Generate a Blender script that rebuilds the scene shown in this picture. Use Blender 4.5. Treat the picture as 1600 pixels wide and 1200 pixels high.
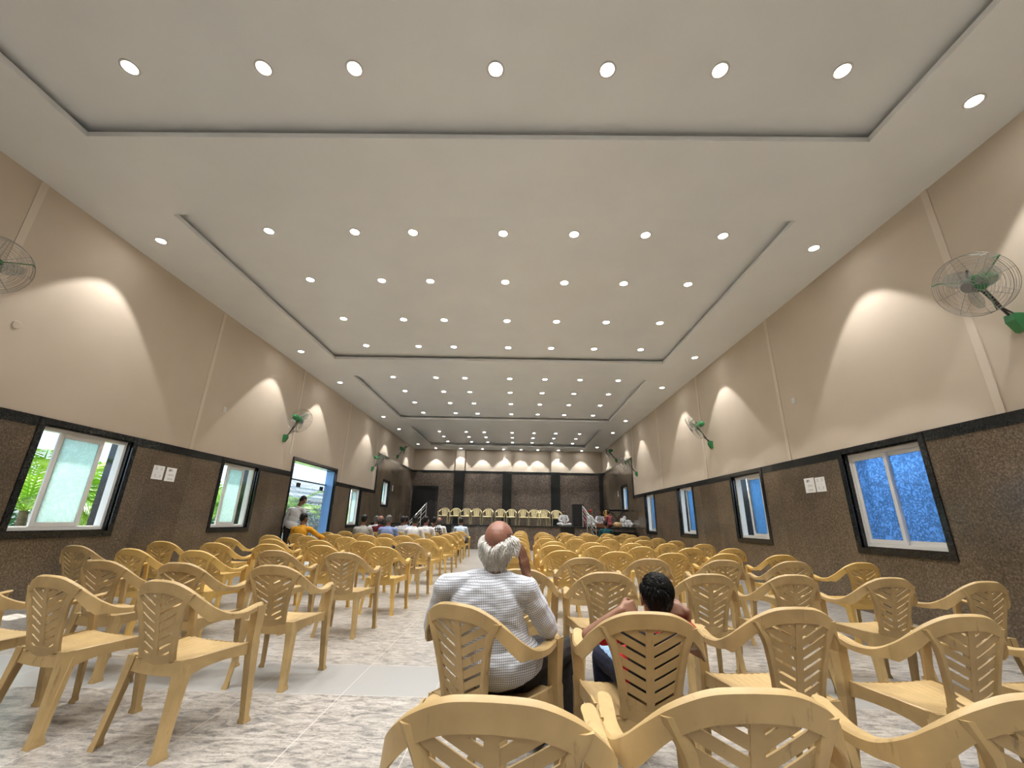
import bpy, bmesh, math, random
from mathutils import Vector, Matrix, noise
random.seed(7)
for o in list(bpy.data.objects): bpy.data.objects.remove(o)
SC = bpy.context.scene
COL = SC.collection
R = math.radians

# ------------------------------------------------------------------ camera
FW = Vector((-0.015177376, 0.949983421, 0.311931319))
RT = Vector((0.999751853, 0.009330533, 0.020228038))
UP = Vector((-0.016305815, -0.312160923, 0.949889298))
cd = bpy.data.cameras.new('camera'); cam = bpy.data.objects.new('camera', cd); COL.objects.link(cam)
cam.matrix_world = Matrix(((RT.x, UP.x, -FW.x, 0), (RT.y, UP.y, -FW.y, 0), (RT.z, UP.z, -FW.z, 1.2), (0, 0, 0, 1)))
cd.sensor_width = 36; cd.lens = 654.45 / 1600 * 36; cd.clip_start = 0.05; cd.clip_end = 300
SC.camera = cam
# ------------------------------------------------------------------ world, sun, exposure
SC.view_settings.view_transform = 'Standard'; SC.view_settings.look = 'None'
SC.view_settings.exposure = 0.37; SC.view_settings.gamma = 1.0; SC.view_settings.use_curve_mapping = False
w = bpy.data.worlds.new('sky'); SC.world = w; w.use_nodes = True
bg = w.node_tree.nodes['Background']; bg.inputs[0].default_value = (0.60, 0.80, 1.0, 1); bg.inputs[1].default_value = 2.3
sl = bpy.data.lights.new('sun', 'SUN'); sl.energy = 9.0; sl.angle = R(1.0); sl.color = (1, .97, .9)
so = bpy.data.objects.new('sun', sl); COL.objects.link(so)
so.rotation_euler = Vector((-0.42, 0.18, 0.9)).to_track_quat('Z', 'Y').to_euler()
DOWNLIGHT_W = 120.0

# ------------------------------------------------------------------ dimensions
XL, XR, YB, Y0 = -6.60, 5.40, 26.9, -5.0
ZC, ZT = 5.525, 5.675
ZB, ZB2, BH = 2.45, 4.19, 0.14
YS, ZS = 19.9, 1.03
WT = 0.32

# ------------------------------------------------------------------ materials
def nm(name):
    m = bpy.data.materials.new(name); m.use_nodes = True
    nt = m.node_tree; b = nt.nodes['Principled BSDF']
    return m, nt, b
def lin(c):
    return tuple(((v / 255) / 12.92 if v / 255 <= .04045 else ((v / 255 + .055) / 1.055) ** 2.4) for v in c) + (1,)
def plain(name, rgb, rough=.5, metal=0, spec=.5, coat=0):
    m, nt, b = nm(name)
    b.inputs['Base Color'].default_value = rgb if len(rgb) == 4 else (*rgb, 1)
    b.inputs['Roughness'].default_value = rough; b.inputs['Metallic'].default_value = metal
    b.inputs['Specular IOR Level'].default_value = spec; b.inputs['Coat Weight'].default_value = coat
    return m
def noisy(name, c1, c2, scale=6, rough=.5, detail=6, stretch=(1, 1, 1), bump=0, lo=.35, hi=.65, c3=None, spec=.5, rvar=0, coord='Object', dist=0):
    m, nt, b = nm(name); N, L = nt.nodes, nt.links
    tc = N.new('ShaderNodeTexCoord'); mp = N.new('ShaderNodeMapping'); mp.inputs['Scale'].default_value = stretch
    L.new(tc.outputs[coord], mp.inputs[0])
    t = N.new('ShaderNodeTexNoise'); t.inputs['Scale'].default_value = scale; t.inputs['Detail'].default_value = detail
    t.inputs['Distortion'].default_value = dist
    L.new(mp.outputs[0], t.inputs['Vector'])
    r = N.new('ShaderNodeValToRGB'); r.color_ramp.elements[0].position = lo; r.color_ramp.elements[1].position = hi
    r.color_ramp.elements[0].color = (*c1[:3], 1); r.color_ramp.elements[1].color = (*c2[:3], 1)
    if c3:
        e = r.color_ramp.elements.new((lo + hi) / 2); e.color = (*c3[:3], 1)
    L.new(t.outputs[0], r.inputs[0]); L.new(r.outputs[0], b.inputs['Base Color'])
    b.inputs['Roughness'].default_value = rough; b.inputs['Specular IOR Level'].default_value = spec
    if bump:
        bp = N.new('ShaderNodeBump'); bp.inputs['Strength'].default_value = bump; bp.inputs['Distance'].default_value = .01
        L.new(t.outputs[0], bp.inputs['Height']); L.new(bp.outputs[0], b.inputs['Normal'])
    return m

M = {}
M['ceiling'] = noisy('ceiling_paint', (.74, .76, .765), (.78, .80, .80), scale=1.2, rough=.32, lo=.3, hi=.7)
M['wall'] = noisy('beige_wall_paint', (.585, .505, .41), (.635, .55, .45), scale=.9, rough=.7, lo=.3, hi=.7, spec=.08)
def granite(name, dark, mid, light, rough=.17, scale=26):
    m, nt, b = nm(name); N, L = nt.nodes, nt.links
    tc = N.new('ShaderNodeTexCoord')
    t1 = N.new('ShaderNodeTexNoise'); t1.inputs['Scale'].default_value = scale; t1.inputs['Detail'].default_value = 8; t1.inputs['Roughness'].default_value = .7
    L.new(tc.outputs['Object'], t1.inputs['Vector'])
    t2 = N.new('ShaderNodeTexNoise'); t2.inputs['Scale'].default_value = 1.1; t2.inputs['Detail'].default_value = 5; t2.inputs['Distortion'].default_value = .6
    L.new(tc.outputs['Object'], t2.inputs['Vector'])
    r = N.new('ShaderNodeValToRGB'); E_ = r.color_ramp.elements
    E_[0].position = .33; E_[0].color = (*dark, 1); E_[1].position = .70; E_[1].color = (*light, 1)
    e = E_.new(.52); e.color = (*mid, 1)
    L.new(t1.outputs[0], r.inputs[0])
    r2 = N.new('ShaderNodeValToRGB'); r2.color_ramp.elements[0].position = .3; r2.color_ramp.elements[1].position = .7
    r2.color_ramp.elements[0].color = (.72, .72, .74, 1); r2.color_ramp.elements[1].color = (1.12, 1.06, 1.0, 1)
    L.new(t2.outputs[0], r2.inputs[0])
    # slab tone: every slab about 0.95 m wide a shade of its own
    mp = N.new('ShaderNodeSeparateXYZ'); L.new(tc.outputs['Object'], mp.inputs[0])
    ad = N.new('ShaderNodeMath'); ad.operation = 'ADD'; L.new(mp.outputs[0], ad.inputs[0]); L.new(mp.outputs[1], ad.inputs[1])
    dv = N.new('ShaderNodeMath'); dv.operation = 'DIVIDE'; dv.inputs[1].default_value = .95; L.new(ad.outputs[0], dv.inputs[0])
    fl = N.new('ShaderNodeMath'); fl.operation = 'FLOOR'; L.new(dv.outputs[0], fl.inputs[0])
    wn = N.new('ShaderNodeTexWhiteNoise'); wn.noise_dimensions = '1D'; L.new(fl.outputs[0], wn.inputs['W'])
    mr = N.new('ShaderNodeMapRange'); mr.inputs['To Min'].default_value = .86; mr.inputs['To Max'].default_value = 1.12; L.new(wn.outputs['Value'], mr.inputs[0])
    fr = N.new('ShaderNodeMath'); fr.operation = 'FRACT'; L.new(dv.outputs[0], fr.inputs[0])
    jt = N.new('ShaderNodeMath'); jt.operation = 'GREATER_THAN'; jt.inputs[1].default_value = .004; L.new(fr.outputs[0], jt.inputs[0])
    m1 = N.new('ShaderNodeMix'); m1.data_type = 'RGBA'; m1.blend_type = 'MULTIPLY'; m1.inputs[0].default_value = 1
    L.new(r.outputs[0], m1.inputs[6]); L.new(r2.outputs[0], m1.inputs[7])
    m2 = N.new('ShaderNodeVectorMath'); m2.operation = 'SCALE'; L.new(m1.outputs[2], m2.inputs[0]); L.new(mr.outputs[0], m2.inputs['Scale'])
    m3 = N.new('ShaderNodeVectorMath'); m3.operation = 'SCALE'; L.new(m2.outputs[0], m3.inputs[0])
    mj = N.new('ShaderNodeMapRange'); mj.inputs['To Min'].default_value = .55; mj.inputs['To Max'].default_value = 1; L.new(jt.outputs[0], mj.inputs[0])
    L.new(mj.outputs[0], m3.inputs['Scale'])
    L.new(m3.outputs[0], b.inputs['Base Color'])
    b.inputs['Roughness'].default_value = rough; b.inputs['Specular IOR Level'].default_value = .45
    return m
M['granite'] = granite('brown_granite', (.072, .056, .038), (.150, .118, .082), (.29, .235, .175), scale=42)
M['stage_granite'] = granite('stage_brown_granite', (.075, .062, .052), (.15, .125, .105), (.34, .29, .25), rough=.11, scale=18)
M['black'] = noisy('black_granite', (.010, .012, .013), (.032, .037, .038), scale=60, rough=.13, lo=.4, hi=.75)
M['pane_sky'] = None
M['frame'] = plain('white_window_frame', (.72, .72, .70), .35)
M['white_metal'] = plain('steel_rail', (.75, .76, .78), .25, 1.0)

def floor_mat():
    m, nt, b = nm('marble_print_tiles'); N, L = nt.nodes, nt.links
    tc = N.new('ShaderNodeTexCoord')
    mp = N.new('ShaderNodeMapping'); mp.inputs['Rotation'].default_value = (0, 0, R(38)); mp.inputs['Scale'].default_value = (1, 2.6, 1)
    L.new(tc.outputs['Object'], mp.inputs[0])
    a = N.new('ShaderNodeTexNoise'); a.inputs['Scale'].default_value = 7.5; a.inputs['Detail'].default_value = 9; a.inputs['Roughness'].default_value = .68; a.inputs['Distortion'].default_value = .8
    L.new(mp.outputs[0], a.inputs['Vector'])
    r = N.new('ShaderNodeValToRGB'); el = r.color_ramp.elements
    el[0].position = .30; el[0].color = (.095, .092, .085, 1); el[1].position = .66; el[1].color = (.46, .435, .40, 1)
    for ps, c in ((.40, (.20, .19, .18)), (.48, (.31, .288, .262)), (.56, (.40, .375, .34))):
        e = el.new(ps); e.color = (*c, 1)
    L.new(a.outputs[0], r.inputs[0])
    v = N.new('ShaderNodeTexNoise'); v.inputs['Scale'].default_value = 30; v.inputs['Detail'].default_value = 6; v.inputs['Distortion'].default_value = 1.6
    L.new(mp.outputs[0], v.inputs['Vector'])
    vr = N.new('ShaderNodeValToRGB'); ve = vr.color_ramp.elements
    ve[0].position = .36; ve[0].color = (.36, .35, .33, 1); ve[1].position = .50; ve[1].color = (1, 1, 1, 1)
    L.new(v.outputs[0], vr.inputs[0])
    mx = N.new('ShaderNodeMix'); mx.data_type = 'RGBA'; mx.blend_type = 'MULTIPLY'; mx.inputs[0].default_value = .55
    L.new(r.outputs[0], mx.inputs[6]); L.new(vr.outputs[0], mx.inputs[7])
    # tile joints and the plain grey strip
    sp = N.new('ShaderNodeSeparateXYZ'); L.new(tc.outputs['Object'], sp.inputs[0])
    def joint(out, off):
        s = N.new('ShaderNodeMath'); s.operation = 'ADD'; s.inputs[1].default_value = off; L.new(out, s.inputs[0])
        d = N.new('ShaderNodeMath'); d.operation = 'DIVIDE'; d.inputs[1].default_value = .65; L.new(s.outputs[0], d.inputs[0])
        f = N.new('ShaderNodeMath'); f.operation = 'FRACT'; L.new(d.outputs[0], f.inputs[0])
        g = N.new('ShaderNodeMath'); g.operation = 'LESS_THAN'; g.inputs[1].default_value = .007; L.new(f.outputs[0], g.inputs[0])
        return g
    j1 = joint(sp.outputs[0], 100 * .65 + .58); j2 = joint(sp.outputs[1], 100 * .65 - 3.52)
    mj = N.new('ShaderNodeMath'); mj.operation = 'MAXIMUM'; L.new(j1.outputs[0], mj.inputs[0]); L.new(j2.outputs[0], mj.inputs[1])
    g1 = N.new('ShaderNodeMath'); g1.operation = 'GREATER_THAN'; g1.inputs[1].default_value = 3.52; L.new(sp.outputs[1], g1.inputs[0])
    g2 = N.new('ShaderNodeMath'); g2.operation = 'LESS_THAN'; g2.inputs[1].default_value = 4.17; L.new(sp.outputs[1], g2.inputs[0])
    gs = N.new('ShaderNodeMath'); gs.operation = 'MULTIPLY'; L.new(g1.outputs[0], gs.inputs[0]); L.new(g2.outputs[0], gs.inputs[1])
    ms = N.new('ShaderNodeMix'); ms.data_type = 'RGBA'; ms.inputs[7].default_value = (.31, .31, .303, 1)
    L.new(gs.outputs[0], ms.inputs[0]); L.new(mx.outputs[2], ms.inputs[6])
    mm = N.new('ShaderNodeMix'); mm.data_type = 'RGBA'; mm.inputs[7].default_value = (.52, .50, .46, 1)
    L.new(mj.outputs[0], mm.inputs[0]); L.new(ms.outputs[2], mm.inputs[6])
    L.new(mm.outputs[2], b.inputs['Base Color'])
    b.inputs['Roughness'].default_value = .30
    return m
M['floor'] = floor_mat()

def plastic(name, base, alt, dirt=.5, stain=(.13, .085, .045)):
    m, nt, b = nm(name); N, L = nt.nodes, nt.links
    tc = N.new('ShaderNodeTexCoord')
    oi = N.new('ShaderNodeObjectInfo')
    av = N.new('ShaderNodeVectorMath'); av.operation = 'SCALE'; av.inputs['Scale'].default_value = 1
    cx = N.new('ShaderNodeCombineXYZ'); mu = N.new('ShaderNodeMath'); mu.operation = 'MULTIPLY'; mu.inputs[1].default_value = 40
    L.new(oi.outputs['Random'], mu.inputs[0])
    for k in range(3): L.new(mu.outputs[0], cx.inputs[k])
    ad = N.new('ShaderNodeVectorMath'); ad.operation = 'ADD'; L.new(tc.outputs['Object'], ad.inputs[0]); L.new(cx.outputs[0], ad.inputs[1])
    t = N.new('ShaderNodeTexNoise'); t.inputs['Scale'].default_value = 7; t.inputs['Detail'].default_value = 5
    L.new(ad.outputs[0], t.inputs['Vector'])
    r = N.new('ShaderNodeValToRGB'); r.color_ramp.elements[0].position = .35; r.color_ramp.elements[1].position = .68
    r.color_ramp.elements[0].color = (*base, 1); r.color_ramp.elements[1].color = (*alt, 1)
    L.new(t.outputs[0], r.inputs[0])
    mp = N.new('ShaderNodeMapping'); mp.inputs['Scale'].default_value = (1, 1, .22); L.new(ad.outputs[0], mp.inputs[0])
    s = N.new('ShaderNodeTexNoise'); s.inputs['Scale'].default_value = 34; s.inputs['Detail'].default_value = 7; s.inputs['Roughness'].default_value = .7
    L.new(mp.outputs[0], s.inputs['Vector'])
    sr = N.new('ShaderNodeValToRGB'); sr.color_ramp.elements[0].position = .60; sr.color_ramp.elements[1].position = .74
    sr.color_ramp.elements[0].color = (0, 0, 0, 1); sr.color_ramp.elements[1].color = (dirt, dirt, dirt, 1)
    L.new(s.outputs[0], sr.inputs[0])
    mx = N.new('ShaderNodeMix'); mx.data_type = 'RGBA'; mx.inputs[7].default_value = (*stain, 1)
    L.new(sr.outputs[0], mx.inputs[0]); L.new(r.outputs[0], mx.inputs[6]); L.new(mx.outputs[2], b.inputs['Base Color'])
    b.inputs['Roughness'].default_value = .42; b.inputs['Specular IOR Level'].default_value = .4
    b.inputs['Subsurface Weight'].default_value = 0
    return m
M['aged'] = plastic('aged_tan_plastic', (.46, .325, .15), (.36, .25, .112), .75)
M['golden'] = plastic('golden_plastic', (.56, .365, .115), (.49, .315, .092), .35)
M['cream'] = plastic('cream_plastic', (.74, .66, .42), (.68, .60, .36), .15)

def glow(name, rgb, s):
    m, nt, b = nm(name)
    b.inputs['Base Color'].default_value = (.8, .8, .8, 1)
    b.inputs['Emission Color'].default_value = (*rgb, 1); b.inputs['Emission Strength'].default_value = s
    return m
M['lens'] = glow('downlight_lens', (1, .98, .95), 52)
M['rim'] = plain('downlight_rim', (.72, .70, .66), .4)

def frosted(name, tint, k=.62):
    m, nt, b = nm(name); N, L = nt.nodes, nt.links
    N.remove(b)
    out = N['Material Output']
    tr = N.new('ShaderNodeBsdfTranslucent'); gl = N.new('ShaderNodeBsdfGlossy'); gl.inputs['Roughness'].default_value = .18
    gs = N.new('ShaderNodeBsdfRefraction'); gs.inputs['Roughness'].default_value = .45; gs.inputs['IOR'].default_value = 1.1
    tc = N.new('ShaderNodeTexCoord')
    nz = N.new('ShaderNodeTexNoise'); nz.inputs['Scale'].default_value = 8; nz.inputs['Detail'].default_value = 2; L.new(tc.outputs['Object'], nz.inputs['Vector'])
    vo = N.new('ShaderNodeTexVoronoi'); vo.feature = 'DISTANCE_TO_EDGE'; vo.inputs['Scale'].default_value = 13
    ad = N.new('ShaderNodeMix'); ad.data_type = 'RGBA'; ad.inputs[0].default_value = .36
    L.new(tc.outputs['Object'], ad.inputs[6]); L.new(nz.outputs['Color'], ad.inputs[7]); L.new(ad.outputs[2], vo.inputs['Vector'])
    r = N.new('ShaderNodeValToRGB'); r.color_ramp.elements[0].position = .0; r.color_ramp.elements[1].position = .22
    r.color_ramp.elements[0].color = tuple(v * k for v in tint) + (1,); r.color_ramp.elements[1].color = (*tint, 1)
    L.new(vo.outputs['Distance'], r.inputs[0])
    for n_ in (tr, gs): L.new(r.outputs[0], n_.inputs['Color'])
    bp = N.new('ShaderNodeBump'); bp.inputs['Strength'].default_value = .6; bp.inputs['Distance'].default_value = .006
    L.new(vo.outputs['Distance'], bp.inputs['Height'])
    for n_ in (gs, gl): L.new(bp.outputs[0], n_.inputs['Normal'])
    m1 = N.new('ShaderNodeMixShader'); m1.inputs[0].default_value = .5; L.new(tr.outputs[0], m1.inputs[1]); L.new(gs.outputs[0], m1.inputs[2])
    m2 = N.new('ShaderNodeMixShader'); m2.inputs[0].default_value = .06; L.new(m1.outputs[0], m2.inputs[1]); L.new(gl.outputs[0], m2.inputs[2])
    L.new(m2.outputs[0], out.inputs['Surface'])
    return m
M['pane_left'] = frosted('pale_frosted_glass', (.88, .95, .93), k=.88)
M['pane_right'] = frosted('blue_frosted_glass', (.42, .66, .97))

M['pane_sky'] = frosted('light_blue_frosted_glass', (.66, .84, .99), k=.8)
M['fan_green'] = plain('green_enamel', (.035, .22, .075), .28)
M['fan_dark'] = plain('black_arm_paint', (.012, .012, .012), .4)
M['wire'] = plain('chromed_wire', (.42, .42, .40), .3, .9)
M['badge'] = plain('grey_badge', (.22, .22, .22), .4)
M['blade'] = plain('pale_blade', (.40, .42, .40), .2); M['blade'].node_tree.nodes['Principled BSDF'].inputs['Alpha'].default_value = .38
M['paper'] = plain('white_paper', (.78, .78, .76), .7)
M['ink'] = plain('black_ink', (.02, .02, .02), .7)
M['switch'] = plain('white_switch_plastic', (.75, .75, .72), .35)
M['speaker'] = plain('black_speaker_cloth', (.008, .008, .009), .65)
M['door_black'] = plain('black_door_paint', (.006, .006, .007), .45)
M['skin'] = noisy('brown_skin', (.13, .055, .030), (.19, .085, .05), scale=9, rough=.5, lo=.35, hi=.65)
M['skin_boy'] = noisy('boy_brown_skin', (.20, .095, .055), (.27, .13, .08), scale=9, rough=.5, lo=.35, hi=.65)
M['scalp'] = noisy('bald_scalp_skin', (.24, .105, .070), (.33, .16, .115), scale=14, rough=.42, lo=.35, hi=.65)
M['hair_white'] = noisy('white_hair', (.50, .49, .46), (.80, .79, .75), scale=40, rough=.6, stretch=(1, 1, .2))
M['hair_black'] = noisy('black_hair', (.003, .003, .003), (.009, .008, .008), scale=60, spec=.25, rough=.45, stretch=(1, 1, .3))
M['hair_grey'] = noisy('greying_hair', (.02, .02, .02), (.12, .115, .11), scale=60, rough=.5)
M['eye'] = plain('eye_white', (.7, .7, .68), .2)
M['trouser_dark'] = noisy('charcoal_trouser_cloth', (.022, .019, .018), (.034, .030, .028), scale=30, rough=.8, spec=.2)
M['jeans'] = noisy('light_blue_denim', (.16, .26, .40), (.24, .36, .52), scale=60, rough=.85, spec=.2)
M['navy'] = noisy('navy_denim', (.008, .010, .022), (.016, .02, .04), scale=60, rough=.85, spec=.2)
M['red'] = noisy('red_cotton', (.42, .014, .022), (.50, .022, .03), scale=14, rough=.8, spec=.2)
def cloth(name, rgb, v=.88):
    return noisy(name, tuple(c * v for c in rgb), rgb, scale=11, rough=.8, spec=.2, bump=.25)
def uvcheck(name, base, line, n=80, wdt=.22, both=True, dots=False):
    m, nt, b = nm(name); N, L = nt.nodes, nt.links
    uv = N.new('ShaderNodeUVMap'); sp = N.new('ShaderNodeSeparateXYZ'); L.new(uv.outputs[0], sp.inputs[0])
    outs = []
    for k in range(2):
        mu = N.new('ShaderNodeMath'); mu.operation = 'MULTIPLY'; mu.inputs[1].default_value = n * (1 if k == 0 else .8); L.new(sp.outputs[k], mu.inputs[0])
        fr = N.new('ShaderNodeMath'); fr.operation = 'FRACT'; L.new(mu.outputs[0], fr.inputs[0])
        lt = N.new('ShaderNodeMath'); lt.operation = 'LESS_THAN'; lt.inputs[1].default_value = wdt; L.new(fr.outputs[0], lt.inputs[0])
        outs.append(lt)
    if both:
        mm = N.new('ShaderNodeMath'); mm.operation = 'MINIMUM' if dots else 'MAXIMUM'
        L.new(outs[0].outputs[0], mm.inputs[0]); L.new(outs[1].outputs[0], mm.inputs[1]); res = mm
    else: res = outs[0]
    mx = N.new('ShaderNodeMix'); mx.data_type = 'RGBA'; mx.inputs[6].default_value = (*base, 1); mx.inputs[7].default_value = (*line, 1)
    L.new(res.outputs[0], mx.inputs[0]); L.new(mx.outputs[2], b.inputs['Base Color'])
    b.inputs['Roughness'].default_value = .8; b.inputs['Specular IOR Level'].default_value = .2
    return m
M['shirt_check'] = uvcheck('white_checked_cotton', (.66, .69, .74), (.20, .21, .25), n=118, wdt=.22)
M['leaf'] = noisy('palm_leaf', (.16, .36, .03), (.40, .64, .09), scale=3, rough=.45)
M['leaf_dark'] = noisy('broad_leaf', (.02, .09, .03), (.06, .2, .06), scale=4, rough=.4)
for k in ('leaf', 'leaf_dark'):
    M[k].node_tree.nodes['Principled BSDF'].inputs['Transmission Weight'].default_value = 0
M['bark'] = noisy('bark', (.10, .08, .06), (.2, .16, .12), scale=12, rough=.9)
M['ground'] = noisy('outdoor_paving', (.42, .41, .40), (.55, .54, .52), scale=3, rough=.85)
M['out_wall'] = noisy('outdoor_wall_plaster', (.60, .60, .60), (.7, .7, .69), scale=2, rough=.85)

# ------------------------------------------------------------------ mesh helpers
def link(name, bm, mat, parent=None, smooth=False, **pr):
    me = bpy.data.meshes.new(name)
    bmesh.ops.recalc_face_normals(bm, faces=bm.faces)
    bm.to_mesh(me); bm.free()
    if smooth:
        for p in me.polygons: p.use_smooth = True
        if smooth == 'angle': me.set_sharp_from_angle(angle=R(38))
    mats = mat if isinstance(mat, (list, tuple)) else [mat]
    for m_ in mats: me.materials.append(m_)
    o = bpy.data.objects.new(name, me); COL.objects.link(o)
    if parent is not None: o.parent = parent
    for k, v in pr.items(): o[k] = v
    return o
def struct(name, bm, mat, parent=None, smooth=False):
    o = link(name, bm, mat, parent, smooth)
    if parent is None: o['kind'] = 'structure'
    return o
def empty(name, loc=(0, 0, 0), rz=0, label=None, cat=None, group=None, kind=None):
    o = bpy.data.objects.new(name, None); COL.objects.link(o); o.location = loc; o.rotation_euler = (0, 0, rz)
    o.empty_display_size = .1
    if label: o['label'] = label
    if cat: o['category'] = cat
    if group: o['group'] = group
    if kind: o['kind'] = kind
    return o
def tag(o, label, cat, group=None):
    o['label'] = label; o['category'] = cat
    if group: o['group'] = group
    return o
def copy_tree(o, parent=None):
    c = o.copy(); COL.objects.link(c)
    if parent is not None:
        c.parent = parent; c.matrix_parent_inverse = o.matrix_parent_inverse.copy()
    for ch in list(o.children): copy_tree(ch, c)
    return c
def box(bm, x0, x1, y0, y1, z0, z1, mi=0, mat=None):
    vs = [bm.verts.new((x, y, z)) for x in (x0, x1) for y in (y0, y1) for z in (z0, z1)]
    if mat is not None:
        for v in vs: v.co = mat @ v.co
    for f in ((0, 1, 3, 2), (4, 6, 7, 5), (0, 4, 5, 1), (2, 3, 7, 6), (0, 2, 6, 4), (1, 5, 7, 3)):
        fc = bm.faces.new([vs[i] for i in f]); fc.material_index = mi
def prism_between(bm, secs, close=True, caps=True, mi=0):
    """secs: list of rings (lists of points) joined in order."""
    rings = [[bm.verts.new(p) for p in s] for s in secs]
    n = len(rings[0])
    for a, b_ in zip(rings, rings[1:]):
        for i in range(n if close else n - 1):
            j = (i + 1) % n
            f = bm.faces.new((a[i], a[j], b_[j], b_[i])); f.material_index = mi
    if caps and close:
        for r_ in (rings[0], rings[-1]):
            f = bm.faces.new(r_); f.material_index = mi
    return rings
def tube(bm, pts, r, seg=8, closed=False, mi=0, caps=True):
    pts = [Vector(p) for p in pts]; n = len(pts)
    rs = r if isinstance(r, (list, tuple)) else [r] * n
    secs = []; prev = None
    for i, p in enumerate(pts):
        if closed: t = pts[(i + 1) % n] - pts[i - 1]
        else: t = pts[min(i + 1, n - 1)] - pts[max(i - 1, 0)]
        t.normalize()
        if prev is None:
            a = Vector((0, 0, 1)) if abs(t.z) < .9 else Vector((1, 0, 0))
            u = t.cross(a).normalized()
        else:
            u = (prev - t * prev.dot(t)).normalized()
        prev = u; v = t.cross(u)
        secs.append([p + (u * math.cos(2 * math.pi * k / seg) + v * math.sin(2 * math.pi * k / seg)) * rs[i] for k in range(seg)])
    if closed: secs.append(secs[0])
    prism_between(bm, secs, caps=caps and not closed, mi=mi)
def catmull(pts, n=4):
    out = []
    P = [pts[0]] + list(pts) + [pts[-1]]
    for i in range(1, len(P) - 2):
        for k in range(n):
            t = k / n
            out.append(tuple(.5 * (2 * b + (c - a) * t + (2 * a - 5 * b + 4 * c - d) * t * t + (3 * b - a - 3 * c + d) * t ** 3)
                             for a, b, c, d in zip(P[i - 1], P[i], P[i + 1], P[i + 2])))
    out.append(tuple(pts[-1])); return out
def lathe(bm, prof, seg=20, mat=None, mi=0):
    secs = []
    for r_, z in prof:
        s = [Vector((r_ * math.cos(2 * math.pi * k / seg), r_ * math.sin(2 * math.pi * k / seg), z)) for k in range(seg)]
        if mat is not None: s = [mat @ q for q in s]
        secs.append(s)
    prism_between(bm, secs, mi=mi, caps=(prof[0][0] < .03 and prof[-1][0] < .03))
def ball(bm, c, rad, seg=12, mat=None, mi=0):
    n0 = len(bm.verts)
    r_ = bmesh.ops.create_uvsphere(bm, u_segments=seg, v_segments=max(6, seg // 2 + 2), radius=1)
    for v in r_['verts']:
        p = Vector((v.co.x * rad[0], v.co.y * rad[1], v.co.z * rad[2]))
        if mat is not None: p = mat @ p
        v.co = p + Vector(c)
def frame_to(axis):
    return Vector(axis).normalized().to_track_quat('Z', 'Y').to_matrix().to_4x4()

# ------------------------------------------------------------------ room shell
bm = bmesh.new(); box(bm, XL - WT, XR + WT, Y0 - WT, YB + WT, -.2, 0); struct('floor', bm, M['floor'])

def rects_minus(y0, y1, z0, z1, holes):
    """split the wall rectangle into rectangles around holes (y0,y1,z0,z1)"""
    ys = sorted({y0, y1, *[h[0] for h in holes], *[h[1] for h in holes]})
    out = []
    for a, b_ in zip(ys, ys[1:]):
        if a < y0 or b_ > y1 or b_ - a < 1e-6: continue
        hs = sorted([h for h in holes if h[0] <= a + 1e-6 and h[1] >= b_ - 1e-6], key=lambda h: h[2])
        z = z0
        for h in hs:
            lo, hi = max(h[2], z0), min(h[3], z1)
            if hi <= lo: continue
            if lo > z: out.append((a, b_, z, lo))
            z = max(z, hi)
        if z < z1: out.append((a, b_, z, z1))
    return out
WIN_L = [(5.65, 7.07, .93, 2.36), (9.43, 10.73, .93, 2.36), (17.02, 18.2, .93, 2.36), (21.05, 22.1, 1.85, 2.98)]
WIN_R = [(5.62, 7.01, .93, 2.36), (9.47, 10.76, .93, 2.36), (13.26, 14.46, .93, 2.36), (17.02, 18.2, .93, 2.36), (21.05, 22.1, 1.85, 2.98)]
DOOR_L = (12.42, 15.44, 0.0, 2.81)
HOLE_L = WIN_L + [DOOR_L]
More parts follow.
